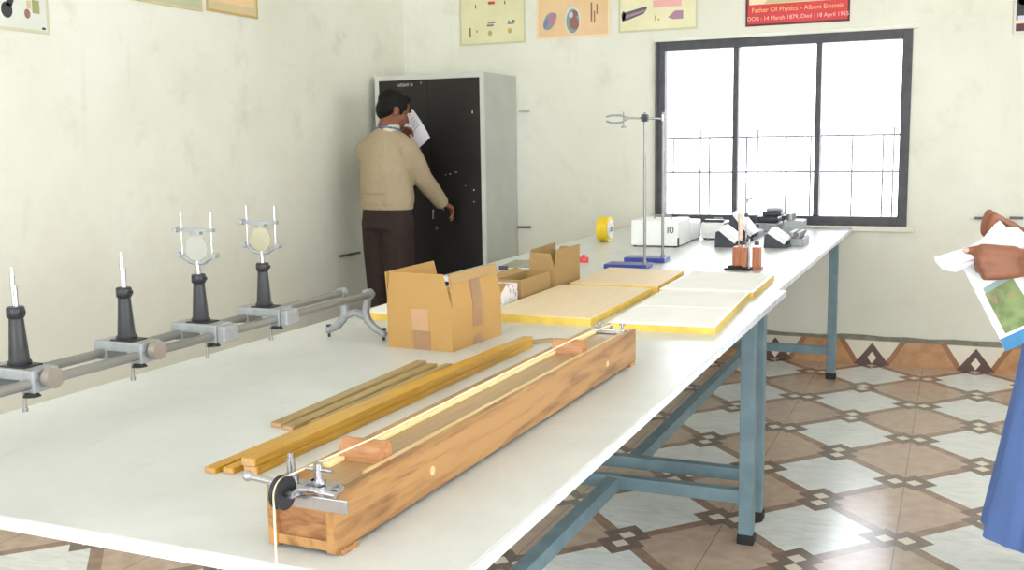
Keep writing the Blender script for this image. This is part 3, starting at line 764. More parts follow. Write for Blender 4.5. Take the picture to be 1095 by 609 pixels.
kbox('resistance_box', 'dark-knobbed plug box standing behind the block stand', 'resistance box', -1.0, 5.30, .09, .14, .03, M['castgrey'], [(x, y, .012, .03) for x in (.02, .06) for y in (.03, .1)], (M['bakelite'], M['steel']))
t = thing('instrument_case', 'black stacked instrument cases with grey lid below the window frame', 'instrument', (-.985, 5.62, TT))
bm = B(); bx(bm, 0, .12, 0, .16, 0, .05, .006); obj('lower_case', bm, M['castgrey'], t); bm = B(); bx(bm, -.002, .115, .01, .15, .05, .085, .010); obj('middle_case', bm, M['bakelite'], t)
bm = B(); bx(bm, .03, .13, .02, .14, .085, .112, .008); obj('lid', bm, M['bakelite'], t); bm = B(); bx(bm, .05, .13, .03, .12, .112, .13, .006); obj('handle', bm, M['castgrey'], t)
t = thing('lens_case', 'grey metal instrument with round caps beside the black stacked cases', 'instrument', (-.83, 5.55, TT))
bm = B(); bx(bm, 0, .1, 0, .16, 0, .07, .005); obj('case', bm, M['castgrey'], t)
for y in (.04, .11):
    bm = B(); cyl(bm, (.03, y, .07), (.03, y, .105), .02, 18); obj('cap', bm, M['steel'], t, smooth=True)
def supply(label, x, y, w_, d_, h_, digits=False, strip=False):
    t = thing('power_supply', label, 'power supply', (x, y, TT), 0, 'white power boxes on the far table')
    bm = B(); bx(bm, 0, w_, 0, d_, .006, h_, .005); obj('case', bm, M['whiteplastic'], t)
    for fx in (.015, w_ - .015):
        for fy in (.015, d_ - .015):
            bm = B(); cyl(bm, (fx, fy, 0), (fx, fy, .008), .008, 12); obj('foot', bm, M['rubber'], t)
    if digits:
        text('front_marking', 'I0', .046, M['bakelite'], t, T(w_ - .036, -.0008, .080) @ RX(90))
        bm = B(); bx(bm, w_ - .002, w_ + .002, -.001, .02, .002, .045); obj('corner_strip', bm, M['bakelite'], t)
    bm = B(); sweep(bm, [(w_ * .35, d_ * .5, h_ - .002), (w_ * .38, d_ * .5, h_ + .016), (w_ * .72, d_ * .5, h_ + .016), (w_ * .75, d_ * .5, h_ - .002)], .004, 10); obj('handle', bm, M['castgrey'], t, smooth=True)
    if strip: bm = B(); bx(bm, .01, w_ - .01, .01, .06, h_, h_ + .014, .003); obj('terminal_strip', bm, M['bakelite'], t)
    for k in (.3, .7):
        bm = B(); cyl(bm, (w_ * k, -.008, .03), (w_ * k, .001, .03), .007, 12); obj('socket', bm, M['whiteplastic'], t, smooth=True)
    return t
supply('white power box marked with dark figures, behind the plain retort rod', -1.405, 4.70, .225, .24, .125, True)
supply('white power box right behind the marked one', -1.34, 5.0, .15, .22, .098)
supply('low white power box with dark terminal strip under the window', -1.17, 5.14, .115, .2, .085, strip=True)

# ------------------------------------------------------------------ cupboard
CX0, CX1, CY, CH = -3.28, -2.552, 5.55, 1.68
cb = thing('steel_cupboard', 'grey steel cupboard with black doors standing in the room corner', 'cupboard', (CX0, CY, 0))
W_ = CX1 - CX0; D_ = YB - .004 - CY
bm = B(); bx(bm, 0, W_, .02, D_, .06, CH, .006); obj('carcass', bm, M['cup_grey'], cb)
bm = B(); f = .03
bx(bm, 0, f, 0, .022, .06, CH, .003); bx(bm, W_ - f * .8, W_, 0, .022, .06, CH, .003); bx(bm, f, W_ - f * .8, 0, .022, CH - .03, CH, .003); bx(bm, f, W_ - f * .8, 0, .022, .06, .09, .003)
obj('front_frame', bm, M['cup_light'], cb)
mid = W_ * .5
for i, (x0, x1) in enumerate(((f, mid - .001), (mid + .001, W_ - f * .8))):
    bm = B(); bx(bm, x0, x1, .002, .022, .09, CH - .03, .002); d = obj('door', bm, M['cup_black'], cb)
    if i == 1:
        bm = B(); cyl(bm, (mid + .03, -.022, .86), (mid + .03, .002, .86), .006, 12); box(bm, (mid + .03, -.024, .85), (.012, .008, .06), .003); obj('handle', bm, M['chrome'], d)
        bm = B(); lathe(bm, [(.003, 0), (.009, 0), (.009, .004), (.003, .004)], T(mid + .04, .002, .765) @ RX(90), 16); obj('lock', bm, M['chrome'], d)
for x in (.03, W_ - .03):
    for y in (.05, D_ - .05):
        bm = B(); bx(bm, x - .025, x + .025, y - .025, y + .025, 0, .062, .003); obj('foot', bm, M['cup_grey'], cb)
text('chalk_writing', 'uttam b', .033, M['chalk'], cb, T(.213, .0016, 1.624) @ RX(90))
for x, z_, a, b in ((.32, 1.632, .004, .012), (.655, 1.45, .006, .016), (.655, .995, .008, .008), (.655, .925, .006, .006), (.50, 1.09, .01, .004), (.54, 1.10, .012, .004), (.60, 1.02, .004, .004), (.47, 1.085, .006, .004)):
    bm = B(); box(bm, (x, .0016, z_), (a, .0008, b)); obj('paint_chip', bm, M['chalk'], cb)

# ------------------------------------------------------------------ posters
def poster(label, origin, ux, w_, h_, m, wall='back', tilt=0, border=None):
    """origin: bottom-left corner seen from inside the room"""
    t = thing('poster', label, 'poster', origin, 0, 'posters on the walls')
    if wall == 'left': t.rotation_euler = (R(tilt), 0, R(90))
    else: t.rotation_euler = (0, R(-tilt), 0)
    bm = B(); bx(bm, 0, w_, -.003, 0, 0, h_); obj('sheet', bm, m, t)
    if border:
        bm = B(); e = .012
        bx(bm, 0, e, -.0036, -.003, 0, h_); bx(bm, w_ - e, w_, -.0036, -.003, 0, h_); bx(bm, e, w_ - e, -.0036, -.003, 0, e); bx(bm, e, w_ - e, -.0036, -.003, h_ - e, h_); obj('border', bm, border, t)
    return t
def pat(t, name, polys, m, lvl=.0036):
    bm = B()
    for poly in polys: prism(bm, poly, .0008, Matrix(((1, 0, 0, 0), (0, 0, -1, -lvl + .0008), (0, 1, 0, 0), (0, 0, 0, 1))))
    return obj(name, bm, m, t)
def el(cx, cy, rx, ry, rot=0, n=24):
    return [(cx + rx * math.cos(2 * math.pi * k / n) * math.cos(R(rot)) - ry * math.sin(2 * math.pi * k / n) * math.sin(R(rot)), cy + rx * math.cos(2 * math.pi * k / n) * math.sin(R(rot)) + ry * math.sin(2 * math.pi * k / n) * math.cos(R(rot))) for k in range(n)]
def rc(x0, x1, y0, y1): return [(x0, y0), (x1, y0), (x1, y1), (x0, y1)]
def pm(name, *c): return simple('poster_' + name, rgb(*c), .55, var=.04, scale=6)
P = dict(yel=pm('yellow', 230, 225, 184), pea=pm('peach', 236, 202, 158), lem=pm('lemon', 236, 231, 192), red=pm('red', 214, 66, 72), pink=pm('pink', 238, 178, 176), grey=pm('grey', 96, 100, 104),
         mauve=pm('mauve', 176, 132, 160), blue=pm('blue', 122, 132, 176), brown=pm('brown', 150, 106, 96), teal=pm('teal', 136, 160, 156), och=pm('ochre', 196, 166, 104), cream=pm('cream', 246, 222, 190), wht=pm('white', 222, 224, 216),
         dark=pm('dark', 52, 56, 58), grn=pm('olive', 160, 164, 110), buff=pm('buff', 214, 196, 152), sage=pm('sage', 190, 196, 164), bord=pm('pale_border', 208, 206, 176), lilac=pm('lilac', 206, 206, 230), mar=pm('maroon', 92, 44, 54), pt=pm('pale_pink_text', 250, 196, 190), ot=pm('orange_text', 252, 190, 130))
yp = YB - .002
t = poster('pale yellow chart with small diagrams, left of the peach chart', (-2.935, yp, 1.882), 1, .45, .60, P['yel'], border=P['bord'])
pat(t, 'diagram', [rc(.068, .078, .05, .11)], P['grey']); pat(t, 'diagram', [el(.21, .07, .014, .016), el(.345, .078, .014, .016), el(.12, .085, .007, .009)], P['och'])
pat(t, 'caption', [rc(.19, .235, .112, .122), rc(.195, .225, .128, .134), rc(.225, .245, .13, .14), rc(.33, .375, .118, .126), rc(.335, .345, .13, .14), rc(.36, .38, .132, .142)], P['grey'])
pat(t, 'tick', [rc(.11, .117, .225, .25), rc(.31, .318, .24, .26)], P['grey']); pat(t, 'heading', [rc(.20, .245, .245, .262)], P['red']); pat(t, 'panel', [rc(.02, .43, .28, .56)], P['lem'])
t = poster('peach chart with two oval pictures, middle of the back wall charts', (-2.41, yp, 1.895), 1, .472, .60, P['pea'], border=P['cream'])
pat(t, 'ellipse_base', [el(.085, .105, .056, .036, 62)], P['teal']); pat(t, 'ellipse_fill', [el(.10, .118, .042, .026, 55)], P['mauve'], .0042); pat(t, 'ellipse_edge', [el(.062, .09, .03, .012, 70)], P['blue'], .0046)
pat(t, 'oval_rim', [el(.235, .105, .05, .084, 0)], P['wht']); pat(t, 'oval_fill', [el(.236, .098, .042, .072, 0)], P['teal'], .0042); pat(t, 'oval_detail', [el(.245, .085, .03, .04, 20), el(.25, .14, .02, .02)], P['brown'], .0046); pat(t, 'oval_detail', [el(.225, .135, .014, .018)], P['lilac'], .005)
pat(t, 'caption', [rc(.35, .36, .09, .20), rc(.37, .378, .08, .15), rc(.386, .394, .13, .19)], P['brown']); pat(t, 'panel', [rc(.02, .45, .24, .57)], P['cream'])
t = poster('pale lemon chart with grey tube drawing, right of the peach chart', (-1.885, yp, 1.905), 1, .475, .60, P['lem'], border=P['bord'])
pat(t, 'tube', [[(.02, .075), (.05, .07), (.155, .105), (.175, .135), (.165, .145), (.03, .115)], el(.03, .095, .012, .03)], P['grey']); pat(t, 'tube_core', [[(.045, .083), (.16, .115), (.16, .128), (.045, .10)]], P['mauve'], .0042)
pat(t, 'block', [[(.30, .075), (.33, .062), (.39, .062), (.39, .11), (.34, .11)]], P['mauve']); pat(t, 'band', [rc(.21, .38, .135, .175)], P['pink']); pat(t, 'mark', [rc(.22, .226, .06, .09), rc(.24, .25, .06, .072)], P['och']); pat(t, 'panel', [rc(.02, .45, .24, .57)], P['wht'])
t = poster('red poster with pale lettering above the window', (-1.135, yp, 1.899), 1, .565, .70, P['red'], border=P['mar'])
text('caption', 'Father Of Physics - Albert Einstein', .036, P['ot'], t, T(.285, -.0034, .086) @ RX(90)); text('caption', 'DOB : 14 March 1879, Died : 18 April 1955', .031, P['pt'], t, T(.285, -.0034, .040) @ RX(90))
pat(t, 'portrait_ground', [rc(.02, .545, .118, .66)], P['cream']); pat(t, 'portrait', [el(.33, .33, .13, .16), [(.1, .12), (.5, .12), (.44, .22), (.2, .22)]], P['buff'], .0042)
t = poster('dark-bordered blue and white poster at the far right of back wall', (.238, yp, 1.785), 1, .5, .6, P['mar'], border=P['wht'])
pat(t, 'sky_patch', [rc(.02, .48, .055, .56)], P['lilac']); pat(t, 'figure', [rc(.02, .05, .09, .4), el(.045, .17, .03, .03)], P['dark'], .0042); pat(t, 'strip', [rc(.0, .48, .05, .068)], P['cream'], .0046)
xp = XL + .002
t = poster('white poster with dark apparatus pictures, nearest on the left wall', (xp, 2.64, 1.715), 1, .505, .55, P['wht'], 'left', 0, border=P['bord'])
pat(t, 'picture', [el(.305, .075, .026, .03), [(.30, .09), (.33, .09), (.36, .16), (.33, .16)]], P['dark']); pat(t, 'picture', [el(.40, .07, .014, .018)], P['brown']); pat(t, 'picture', [rc(.425, .46, .075, .125)], P['grn']); pat(t, 'picture', [rc(.40, .42, .09, .12)], P['buff'], .0042); pat(t, 'mark', [el(.475, .02, .010, .005)], P['dark'])
t = poster('sage green chart on left wall beside the buff one', (xp, 3.62, 1.905), 1, .45, .55, P['sage'], 'left', 0, border=P['buff']); pat(t, 'panel', [rc(.03, .42, .06, .5)], P['grn'])
t = poster('buff chart on the left wall nearest the cupboard', (xp, 4.10, 1.915), 1, .40, .55, P['buff'], 'left', 0, border=P['och']); pat(t, 'panel', [rc(.03, .37, .05, .5)], P['pea'])

# ------------------------------------------------------------------ pegs in the walls
M['peg'] = simple('dark_grey_iron', rgb(92, 96, 98), .5)
def peg(label, x, y, z_, rz, l, m=M['peg']):
    t = thing('wall_peg', label, 'wall peg', (x, y, z_), rz, 'iron pegs in the walls')
    bm = B(); bx(bm, -l / 2, l / 2, -.035, -.022, -.006, .008, .003); obj('bar', bm, m, t)
    bm = B(); cyl(bm, (-l * .2, -.03, 0), (-l * .2, .0, 0), .006, 12); cyl(bm, (l * .2, -.03, 0), (l * .2, .0, 0), .006, 12); obj('mount', bm, m, t)
peg('long dark iron peg on left wall behind the optical bench', XL, 5.26, .622, 90, .22)
peg('dark iron peg on the back wall, right beside the cupboard', -2.5, YB, .74, 0, .09)
peg('pale iron peg high on the back wall right of cupboard', -2.49, YB, 1.463, 0, .07, M['cup_grey'])
peg('dark iron peg left of the hands holding papers', .128, YB, .832, 0, .065)
peg('dark iron peg right of the hands holding papers', .297, YB, .835, 0, .065)

# ------------------------------------------------------------------ people
def hand(bm, wrist, f, n, side, curl, s=1., thumb=(0, 0), tcurl=(20, 25)):
    """wrist point, finger direction f, palm normal n, side +1 left / -1 right hand. curl: list of 4 (mcp,pip,dip)"""
    f = Vector(f).normalized(); n = Vector(n); n = (n - f * n.dot(f)).normalized(); z_ = -n; x = f.cross(z_)
    Mx = Matrix((x, f, z_)).transposed().to_4x4(); Mx.translation = Vector(wrist)
    def P3(p): return Mx @ Vector(p)
    sd = side
    kx = [.030, .010, -.010, -.028]; ky = [.088, .092, .088, .078]; L_ = [(.042, .026, .02), (.046, .029, .021), (.042, .027, .02), (.034, .021, .018)]; rad = [.0098, .0102, .0098, .0086]
    for i in range(4):
        k = Vector((sd * kx[i] * s, ky[i] * s, 0))
        chain(bm, [P3((sd * kx[i] * .55 * s, .004, 0)), P3((sd * kx[i] * .8 * s, ky[i] * .5 * s, 0)), P3(k)], [.0145 * s, .0145 * s, .0122 * s], 12)
        a = 0; p = k; pts = [P3(p)]; rs = [rad[i] * 1.06 * s]
        for j in range(3):
            a += curl[i][j]
            p = p + Vector((sd * kx[i] * .05, math.cos(R(a)), -math.sin(R(a)))) * L_[i][j] * s
            pts.append(P3(p)); rs.append(rad[i] * (1 - .09 * (j + 1)) * s)
        chain(bm, pts, rs, 12)
    # thumb leaves the side of the palm near its base
    b = Vector((sd * .024, .026, -.006)) * s
    d = Vector((sd * math.sin(R(48 + thumb[0])), math.cos(R(48 + thumb[0])), -math.sin(R(10 + thumb[1])))).normalized()
    p1 = b + d * .036 * s
    d2 = (d + Vector((-sd * math.sin(R(tcurl[0])), .35, -.1))).normalized(); p2 = p1 + d2 * .032 * s
    d3 = (d2 + Vector((-sd * math.sin(R(tcurl[1])), .25, -.1))).normalized(); p3 = p2 + d3 * .026 * s
    chain(bm, [P3(Vector((sd * .01, .01, 0)) * s), P3(b), P3(p1), P3(p2), P3(p3)], [.013 * s, .0155 * s, .012 * s, .0108 * s, .0088 * s], 12)
    return P3(p3), P3(p2)

def head(bm, c, yaw, pitch, s=1.):
    """c = centre of the head, face along +Y before the rotations"""
    Mh = T(*c) @ RZ(yaw) @ RX(pitch)
    def E(p, r, sc): ball(bm, (0, 0, 0), r * s, sc, Mh @ T(*(Vector(p) * s)), 24, 16) if False else bmesh.ops.create_uvsphere(bm, u_segments=24, v_segments=16, radius=r * s, matrix=Mh @ T(*(Vector(p) * s)) @ Matrix.Diagonal((sc[0], sc[1], sc[2], 1)))
    E((0, -.008, .03), .088, (.86, 1.06, .93)); E((0, .022, -.03), .066, (.92, 1., 1.12)); E((0, .05, -.075), .03, (1.05, .9, .8))
    E((0, .068, -.012), .034, (1.3, .6, 1.3)); E((0, .07, .03), .03, (1.7, .6, .6))
    cap(bm, Mh @ (Vector((0, .084, .008)) * s), Mh @ (Vector((0, .103, -.022)) * s), .008 * s, .012 * s)
    for sx in (-1, 1):
        E((sx * .011, .096, -.026), .008, (1, 1, .8)); E((sx * .078, -.008, -.012), .024, (.32, .75, 1.25)); E((sx * .045, .055, -.022), .022, (1, .7, .9))
    E((0, .084, -.048), .017, (1.35, .5, .38)); E((0, .081, -.06), .016, (1.2, .55, .42))
    return Mh

def head_extras(Mh, parent, mh, s=1., long_hair=False):
    for sx in (-1, 1):
        bm = B(); bmesh.ops.create_uvsphere(bm, u_segments=12, v_segments=8, radius=.0095 * s, matrix=Mh @ T(sx * .031 * s, .077 * s, .012 * s)); obj('eye', bm, M['eye'], parent, smooth=True)
        bm = B(); bmesh.ops.create_uvsphere(bm, u_segments=10, v_segments=8, radius=.0048 * s, matrix=Mh @ T(sx * .031 * s, .0845 * s, .012 * s)); obj('pupil', bm, M['hair'], parent, smooth=True)
        bm = B(); sweep(bm, [Mh @ (Vector((sx * .016, .091, .031)) * s), Mh @ (Vector((sx * .033, .088, .036)) * s), Mh @ (Vector((sx * .048, .074, .03)) * s)], .004 * s, 8); obj('eyebrow', bm, mh, parent, smooth=True)
    bm = B()
    def E(p, r, sc): bmesh.ops.create_uvsphere(bm, u_segments=24, v_segments=16, radius=r * s, matrix=Mh @ T(*(Vector(p) * s)) @ Matrix.Diagonal((sc[0], sc[1], sc[2], 1)))
    E((0, -.024, .050), .090, (.92, 1.04, .86)); E((0, -.052, .0), .072, (1.03, .78, 1.05)); E((0, .03, .092), .048, (1.25, .9, .6))
    for sx in (-1, 1): E((sx * .068, .012, .038), .03, (.55, 1.2, 1.2)); E((sx * .071, .022, .004), .018, (.45, .6, 1.3))
    if long_hair:
        E((0, -.10, -.02), .05, (1, .9, 1)); chain(bm, [Mh @ Vector((0, -.10, -.04)), Mh @ Vector((0, -.12, -.18)), Mh @ Vector((.01, -.13, -.34))], [.04, .034, .016])
    blob('hair', bm, mh, parent, .006, 3)

# --- the man at the cupboard
PO = Vector((-2.955, 5.10, 0))
p1 = thing('person', 'person in khaki shirt and dark trousers reading a sheet at the cupboard', 'person', PO)
def q(x, y, z_): return (x - PO.x, y - PO.y, z_)
tw = -14
bm = B()
hc = q(-2.915, 5.135, 1.452)
Mh = head(bm, hc, -40, -24, .95)
chain(bm, [q(-2.945, 5.09, 1.28), q(-2.935, 5.09, 1.36), q(-2.922, 5.115, 1.41)], [.065, .056, .054])
for sp in (q(-2.80, 5.08, 1.24), q(-3.10, 5.14, 1.24)): chain(bm, [q(-2.945, 5.095, 1.335), sp], [.045, .045])
loft(bm, [(0, 0, .84, .135, .10), (0, 0, .94, .130, .092), (0, 0, 1.08, .135, .095), (0, 0, 1.2, .150, .10), (0, -.01, 1.27, .13, .08), (0, -.01, 1.325, .06, .055)], 28, tw)
RSH, REL, RWR = q(-2.803, 5.08, 1.232), q(-2.772, 5.19, 1.075), q(-2.762, 5.385, .935)
LSH, LEL, LWR = q(-3.10, 5.14, 1.232), q(-3.11, 5.30, 1.085), q(-3.02, 5.375, 1.27)
chain(bm, [RSH, REL, RWR], [.05, .036, .026]); chain(bm, [LSH, LEL, LWR], [.05, .036, .026])
hand(bm, RWR, (.05, .15, -.075), (-.35, -.2, -1), -1, [(18, 28, 20), (24, 32, 24), (34, 38, 28), (44, 46, 30)], 1.0)
hand(bm, LWR, (.08, -.004, .115), (.6, -.6, -.5), 1, [(30, 30, 20), (34, 34, 20), (36, 36, 24), (40, 40, 26)], .92, (0, 10))
for sx in (-1, 1):
    c0 = RZ(tw) @ Vector((sx * .072, 0, .86)); c1 = RZ(tw) @ Vector((sx * .082, .0, .46)); c2 = RZ(tw) @ Vector((sx * .09, -.015, .08)); c3 = RZ(tw) @ Vector((sx * .10, .11, .035))
    chain(bm, [c0, c1, c2, c3], [.078, .055, .036, .03])
body1 = blob('body', bm, M['skin'], p1, .006, 5)
head_extras(Mh, p1, M['hair'], .95)
bm = B()
loft(bm, [(0, 0, .905, .166, .122), (0, 0, .935, .168, .124), (0, .0, 1.0, .168, .122), (0, .0, 1.1, .166, .118), (0, 0, 1.2, .170, .116), (0, -.005, 1.255, .160, .100), (0, -.008, 1.30, .115, .085), (.006, -.006, 1.335, .08, .07), (.014, -.004, 1.36, .062, .058)], 36, tw)
for sp in (RSH, LSH): chain(bm, [q(-2.945, 5.095, 1.325), Vector(q(-2.945, 5.095, 1.325)).lerp(Vector(sp), .6) + Vector((0, 0, .004)), sp], [.056, .062, .066])
loft(bm, [(0, -.012, 1.0, .160, .125), (0, -.018, 1.12, .158, .122), (0, -.014, 1.22, .12, .10)], 36, tw)
chain(bm, [RSH, Vector(RSH).lerp(Vector(REL), .5), REL, Vector(REL).lerp(Vector(RWR), .5), Vector(REL).lerp(Vector(RWR), .93)], [.066, .066, .056, .052, .045])
chain(bm, [LSH, Vector(LSH).lerp(Vector(LEL), .5), LEL, Vector(LEL).lerp(Vector(LWR), .5), Vector(LEL).lerp(Vector(LWR), .9)], [.068, .062, .052, .045, .042])
# cloth bloused softly over the belt
loft(bm, [(0, 0, .925, .160, .120), (0, 0, .945, .172, .130), (0, 0, .985, .174, .130), (0, 0, 1.05, .165, .122)], 48, tw, lambda a, t_: 1 + .018 * math.sin(7 * a + 1.3) + .012 * math.sin(12 * a))
for k in range(5):
    v_ = Vector(REL).lerp(Vector(RWR), .12 + .2 * k); v2 = v_ + Vector((0, .0, .012)); ball(bm, v2, .046 - .002 * k, (1, .5, 1))
blob('shirt', bm, M['shirt'], p1, .007, 3)
bm = B(); d = (Vector(RWR) - Vector(REL)).normalized(); e = Vector(REL).lerp(Vector(RWR), .93); cyl(bm, e - d * .012, e + d * .03, .042, 24); obj('cuff', bm, M['shirt'], p1, smooth=True)
bm = B(); loft(bm, [(.010, -.004, 1.325, .082, .070), (.016, .0, 1.352, .072, .066), (.020, .004, 1.376, .066, .063)], 32, tw); blob('collar', bm, M['collar'], p1, .005, 2)
bm = B(); ring = [Vector((.018 + .072 * math.cos(R(a)), (.066 * math.sin(R(a))), 1.350 + .014 * math.sin(R(a + 180)))) for a in range(0, 360, 15)]; sweep(bm, ring + [ring[0]], .0055, 8); obj('lanyard', bm, M['lanyard'], p1, smooth=True, label='blue and white lanyard')
bm = B()
loft(bm, [(0, 0, .80, .160, .125), (0, 0, .88, .158, .122), (0, 0, .945, .152, .112)], 36, tw)
for sx in (-1, 1):
    c0 = RZ(tw) @ Vector((sx * .072, 0, .83)); c1 = RZ(tw) @ Vector((sx * .080, .005, .46)); c2 = RZ(tw) @ Vector((sx * .09, -.012, .07))
    chain(bm, [c0, c0.lerp(c1, .4), c1, c2], [.098, .092, .076, .066], 20)
blob('trousers', bm, M['trouser'], p1, .008, 4)
bm = B(); loft(bm, [(0, 0, .925, .157, .117), (0, 0, .955, .157, .117)], 40, tw); obj('belt', bm, M['leather'], p1, smooth=True)
for sx in (-1, 1):
    bm = B(); c2 = RZ(tw) @ Vector((sx * .09, -.03, .0)); c3 = RZ(tw) @ Vector((sx * .10, .14, .0))
    chain(bm, [c2 + Vector((0, 0, .042)), c2.lerp(c3, .5) + Vector((0, 0, .045)), c3 + Vector((0, 0, .030))], [.042, .045, .029]); a = c2; 
    blob('shoe', bm, M['leather'], p1, .007, 3)
# the sheet he reads
t = thing('paper_sheet', 'white printed sheet held up at face height before the black door', 'paper', (-2.945, 5.375, 1.40))
o_ = Vector((-3.0, 5.375, 1.385)) - t.location
Mx = plane_m(o_, Vector((.063, -.01, .09)), Vector((.13, .0, -.17)).cross(Vector((0, 0, 0))) if False else Vector((-.12, .0, .17)) * -1)
bm = B(); n = 10
grid = [[None] * 2 for _ in range(n + 1)]
pA, pB_, pC, pD = [Vector(p) - t.location for p in ((-2.925, 5.37, 1.474), (-2.808, 5.36, 1.305), (-2.895, 5.36, 1.236), (-2.995, 5.37, 1.384))]
lo = []
for lay in (0, 1):
    g_ = []
    for i in range(n + 1):
        s_ = i / n; bow = .012 * math.sin(math.pi * s_)
        a_ = pA.lerp(pB_, s_) + Vector((0, bow + lay * .0008, 0)); b_ = pD.lerp(pC, s_) + Vector((0, bow + lay * .0008, 0)); g_.append((bm.verts.new(a_), bm.verts.new(b_)))
    lo.append(g_)
for i in range(n):
    for g_ in lo: bm.faces.new((g_[i][0], g_[i][1], g_[i + 1][1], g_[i + 1][0]))
    for k in (0, 1): bm.faces.new((lo[0][i][k], lo[0][i + 1][k], lo[1][i + 1][k], lo[1][i][k]))
for i in (0, n): bm.faces.new((lo[0][i][0], lo[0][i][1], lo[1][i][1], lo[1][i][0]))
obj('leaf', bm, M['paper2'], t, smooth=True)
bm = B()
for k in range(4):
    s_ = .18 + .09 * k; a_ = pA.lerp(pB_, s_); b_ = pD.lerp(pC, s_); m1_ = a_.lerp(b_, .2); m2_ = a_.lerp(b_, .75 - .1 * (k % 2)); yy = Vector((0, .012 * math.sin(math.pi * s_) - .0008, 0))
    cyl(bm, m1_ + yy, m2_ + yy, .0012, 6)
obj('printed_lines', bm, P['grey'], t)

# --- the person at the right edge
QO = Vector((.40, 2.98, 0))
p2 = thing('person', 'person in long blue gown at right picture edge holding papers and a book', 'person', QO)
def q2(x, y, z_): return Vector((x - QO.x, y - QO.y, z_))
bm = B()
Mh = head(bm, q2(.36, 2.98, 1.47), 90, -12, .95)
chain(bm, [q2(.40, 2.98, 1.27), q2(.40, 2.98, 1.34), q2(.385, 2.98, 1.42)], [.06, .048, .046])
loft(bm, [(0, 0, .80, .12, .14), (0, 0, .94, .095, .12), (0, 0, 1.1, .1, .13), (0, 0, 1.22, .10, .15), (0, 0, 1.29, .08, .135), (0, 0, 1.325, .06, .06)], 28)
sL, eL, wL_ = q2(.40, 2.82, 1.26), q2(.41, 2.60, 1.0), q2(.150, 2.515, .978)
sR, eR, wR_ = q2(.40, 3.14, 1.26), q2(.40, 2.98, .97), q2(.172, 2.665, 1.008)
chain(bm, [sL, eL, wL_], [.045, .036, .026]); chain(bm, [sR, eR, wR_], [.045, .036, .026])
tip, tp = hand(bm, wL_, (-1, -.04, .0), (.05, 1, -.25), 1, [(78, 88, 50), (80, 90, 50), (82, 92, 50), (84, 92, 50)], 1.02, (-40, -8), (8, 6))
hand(bm, wR_, (-.75, -.30, .55), (-.5, -.1, -.85), -1, [(2, 104, 18), (2, 104, 18), (4, 104, 20), (8, 104, 24)], .98, (-30, 30))
for sy in (-1, 1): chain(bm, [(0, sy * .08, .85), (0, sy * .085, .46), (.0, sy * .09, .09), (-.11, sy * .10, .04)], [.085, .058, .038, .03])
blob('body', bm, M['skin2'], p2, .0055, 3)
head_extras(Mh, p2, M['hair'], .95, True)
bm = B(); ball(bm, tip + (tip - tp).normalized() * .001 + Vector((-.001, -.0072, .002)), .0062, (1.25, .35, .9)); obj('thumbnail', bm, M['nail'], p2, smooth=True)
bm = B()
def fold(a, t_): return 1 + (1 - t_) * (.06 * math.sin(11 * a + .9) + .03 * math.sin(19 * a))
rings = [(0, .0, .205, .292, .270), (0, 0, .24, .289, .266), (0, 0, .38, .266, .252), (0, 0, .6, .232, .238), (0, 0, .8, .205, .222), (0, 0, .95, .16, .185), (0, 0, 1.1, .15, .18), (0, 0, 1.22, .14, .185), (0, 0, 1.28, .115, .165), (0, 0, 1.32, .07, .085)]
loft(bm, rings, 96, 0, fold); obj('gown', bm, M['gown'], p2, smooth=True)
bm = B(); chain(bm, [sL, sL.lerp(eL, .5), eL, eL.lerp(wL_, .5), eL.lerp(wL_, .80)], [.066, .060, .052, .046, .040]); blob('sleeve', bm, M['gown'], p2, .007, 3)
bm = B(); chain(bm, [sR, sR.lerp(eR, .5), eR, eR.lerp(wR_, .5), eR.lerp(wR_, .80)], [.066, .060, .052, .046, .040]); blob('sleeve', bm, M['gown'], p2, .007, 3)
for a_, b_ in ((eL, wL_), (eR, wR_)):
    d = (b_ - a_).normalized(); c = a_.lerp(b_, .98); bm = B(); cyl(bm, c - d * .05, c + d * .006, .033, 24); obj('cuff', bm, M['sleeve'], p2, smooth=True, label='dark maroon cuff')
for sy in (-1, 1):
    bm = B(); chain(bm, [(.03, sy * .09, .042), (-.06, sy * .095, .045), (-.15, sy * .10, .030)], [.04, .043, .028]); blob('shoe', bm, M['leather'], p2, .007, 3)

# papers in the fist: folded sheaf
t = thing('paper_sheaf', 'folded white papers pinched under the thumb at right picture edge', 'papers', (.05, 2.53, 1.0))
pl = [(-.040, .984), (-.036, .974), (-.020, .957), (-.001, .954), (.04, .976), (.10, .985), (.135, 1.008), (.143, 1.028), (.120, 1.050), (.097, 1.050), (.083, 1.064), (.071, 1.046), (.058, 1.028), (.040, 1.013)]
for k in range(3):
    bm = B(); off = .003 * k
    n_ = len(pl)
    fr = [bm.verts.new((x - .05 + .004 * k, off - .10 * (x - .05) * .25 + .006 * math.sin(x * 40), z_ - 1.0 + .003 * k * (1 if z_ > 1 else -.4))) for x, z_ in pl]
    bk = [bm.verts.new(v_.co + Vector((0, .0009, 0))) for v_ in fr]
    bm.faces.new(fr); bm.faces.new(list(reversed(bk)))
    for i in range(n_): bm.faces.new((fr[i], fr[(i + 1) % n_], bk[(i + 1) % n_], bk[i]))
    obj('leaf', bm, M['paper2'], t)

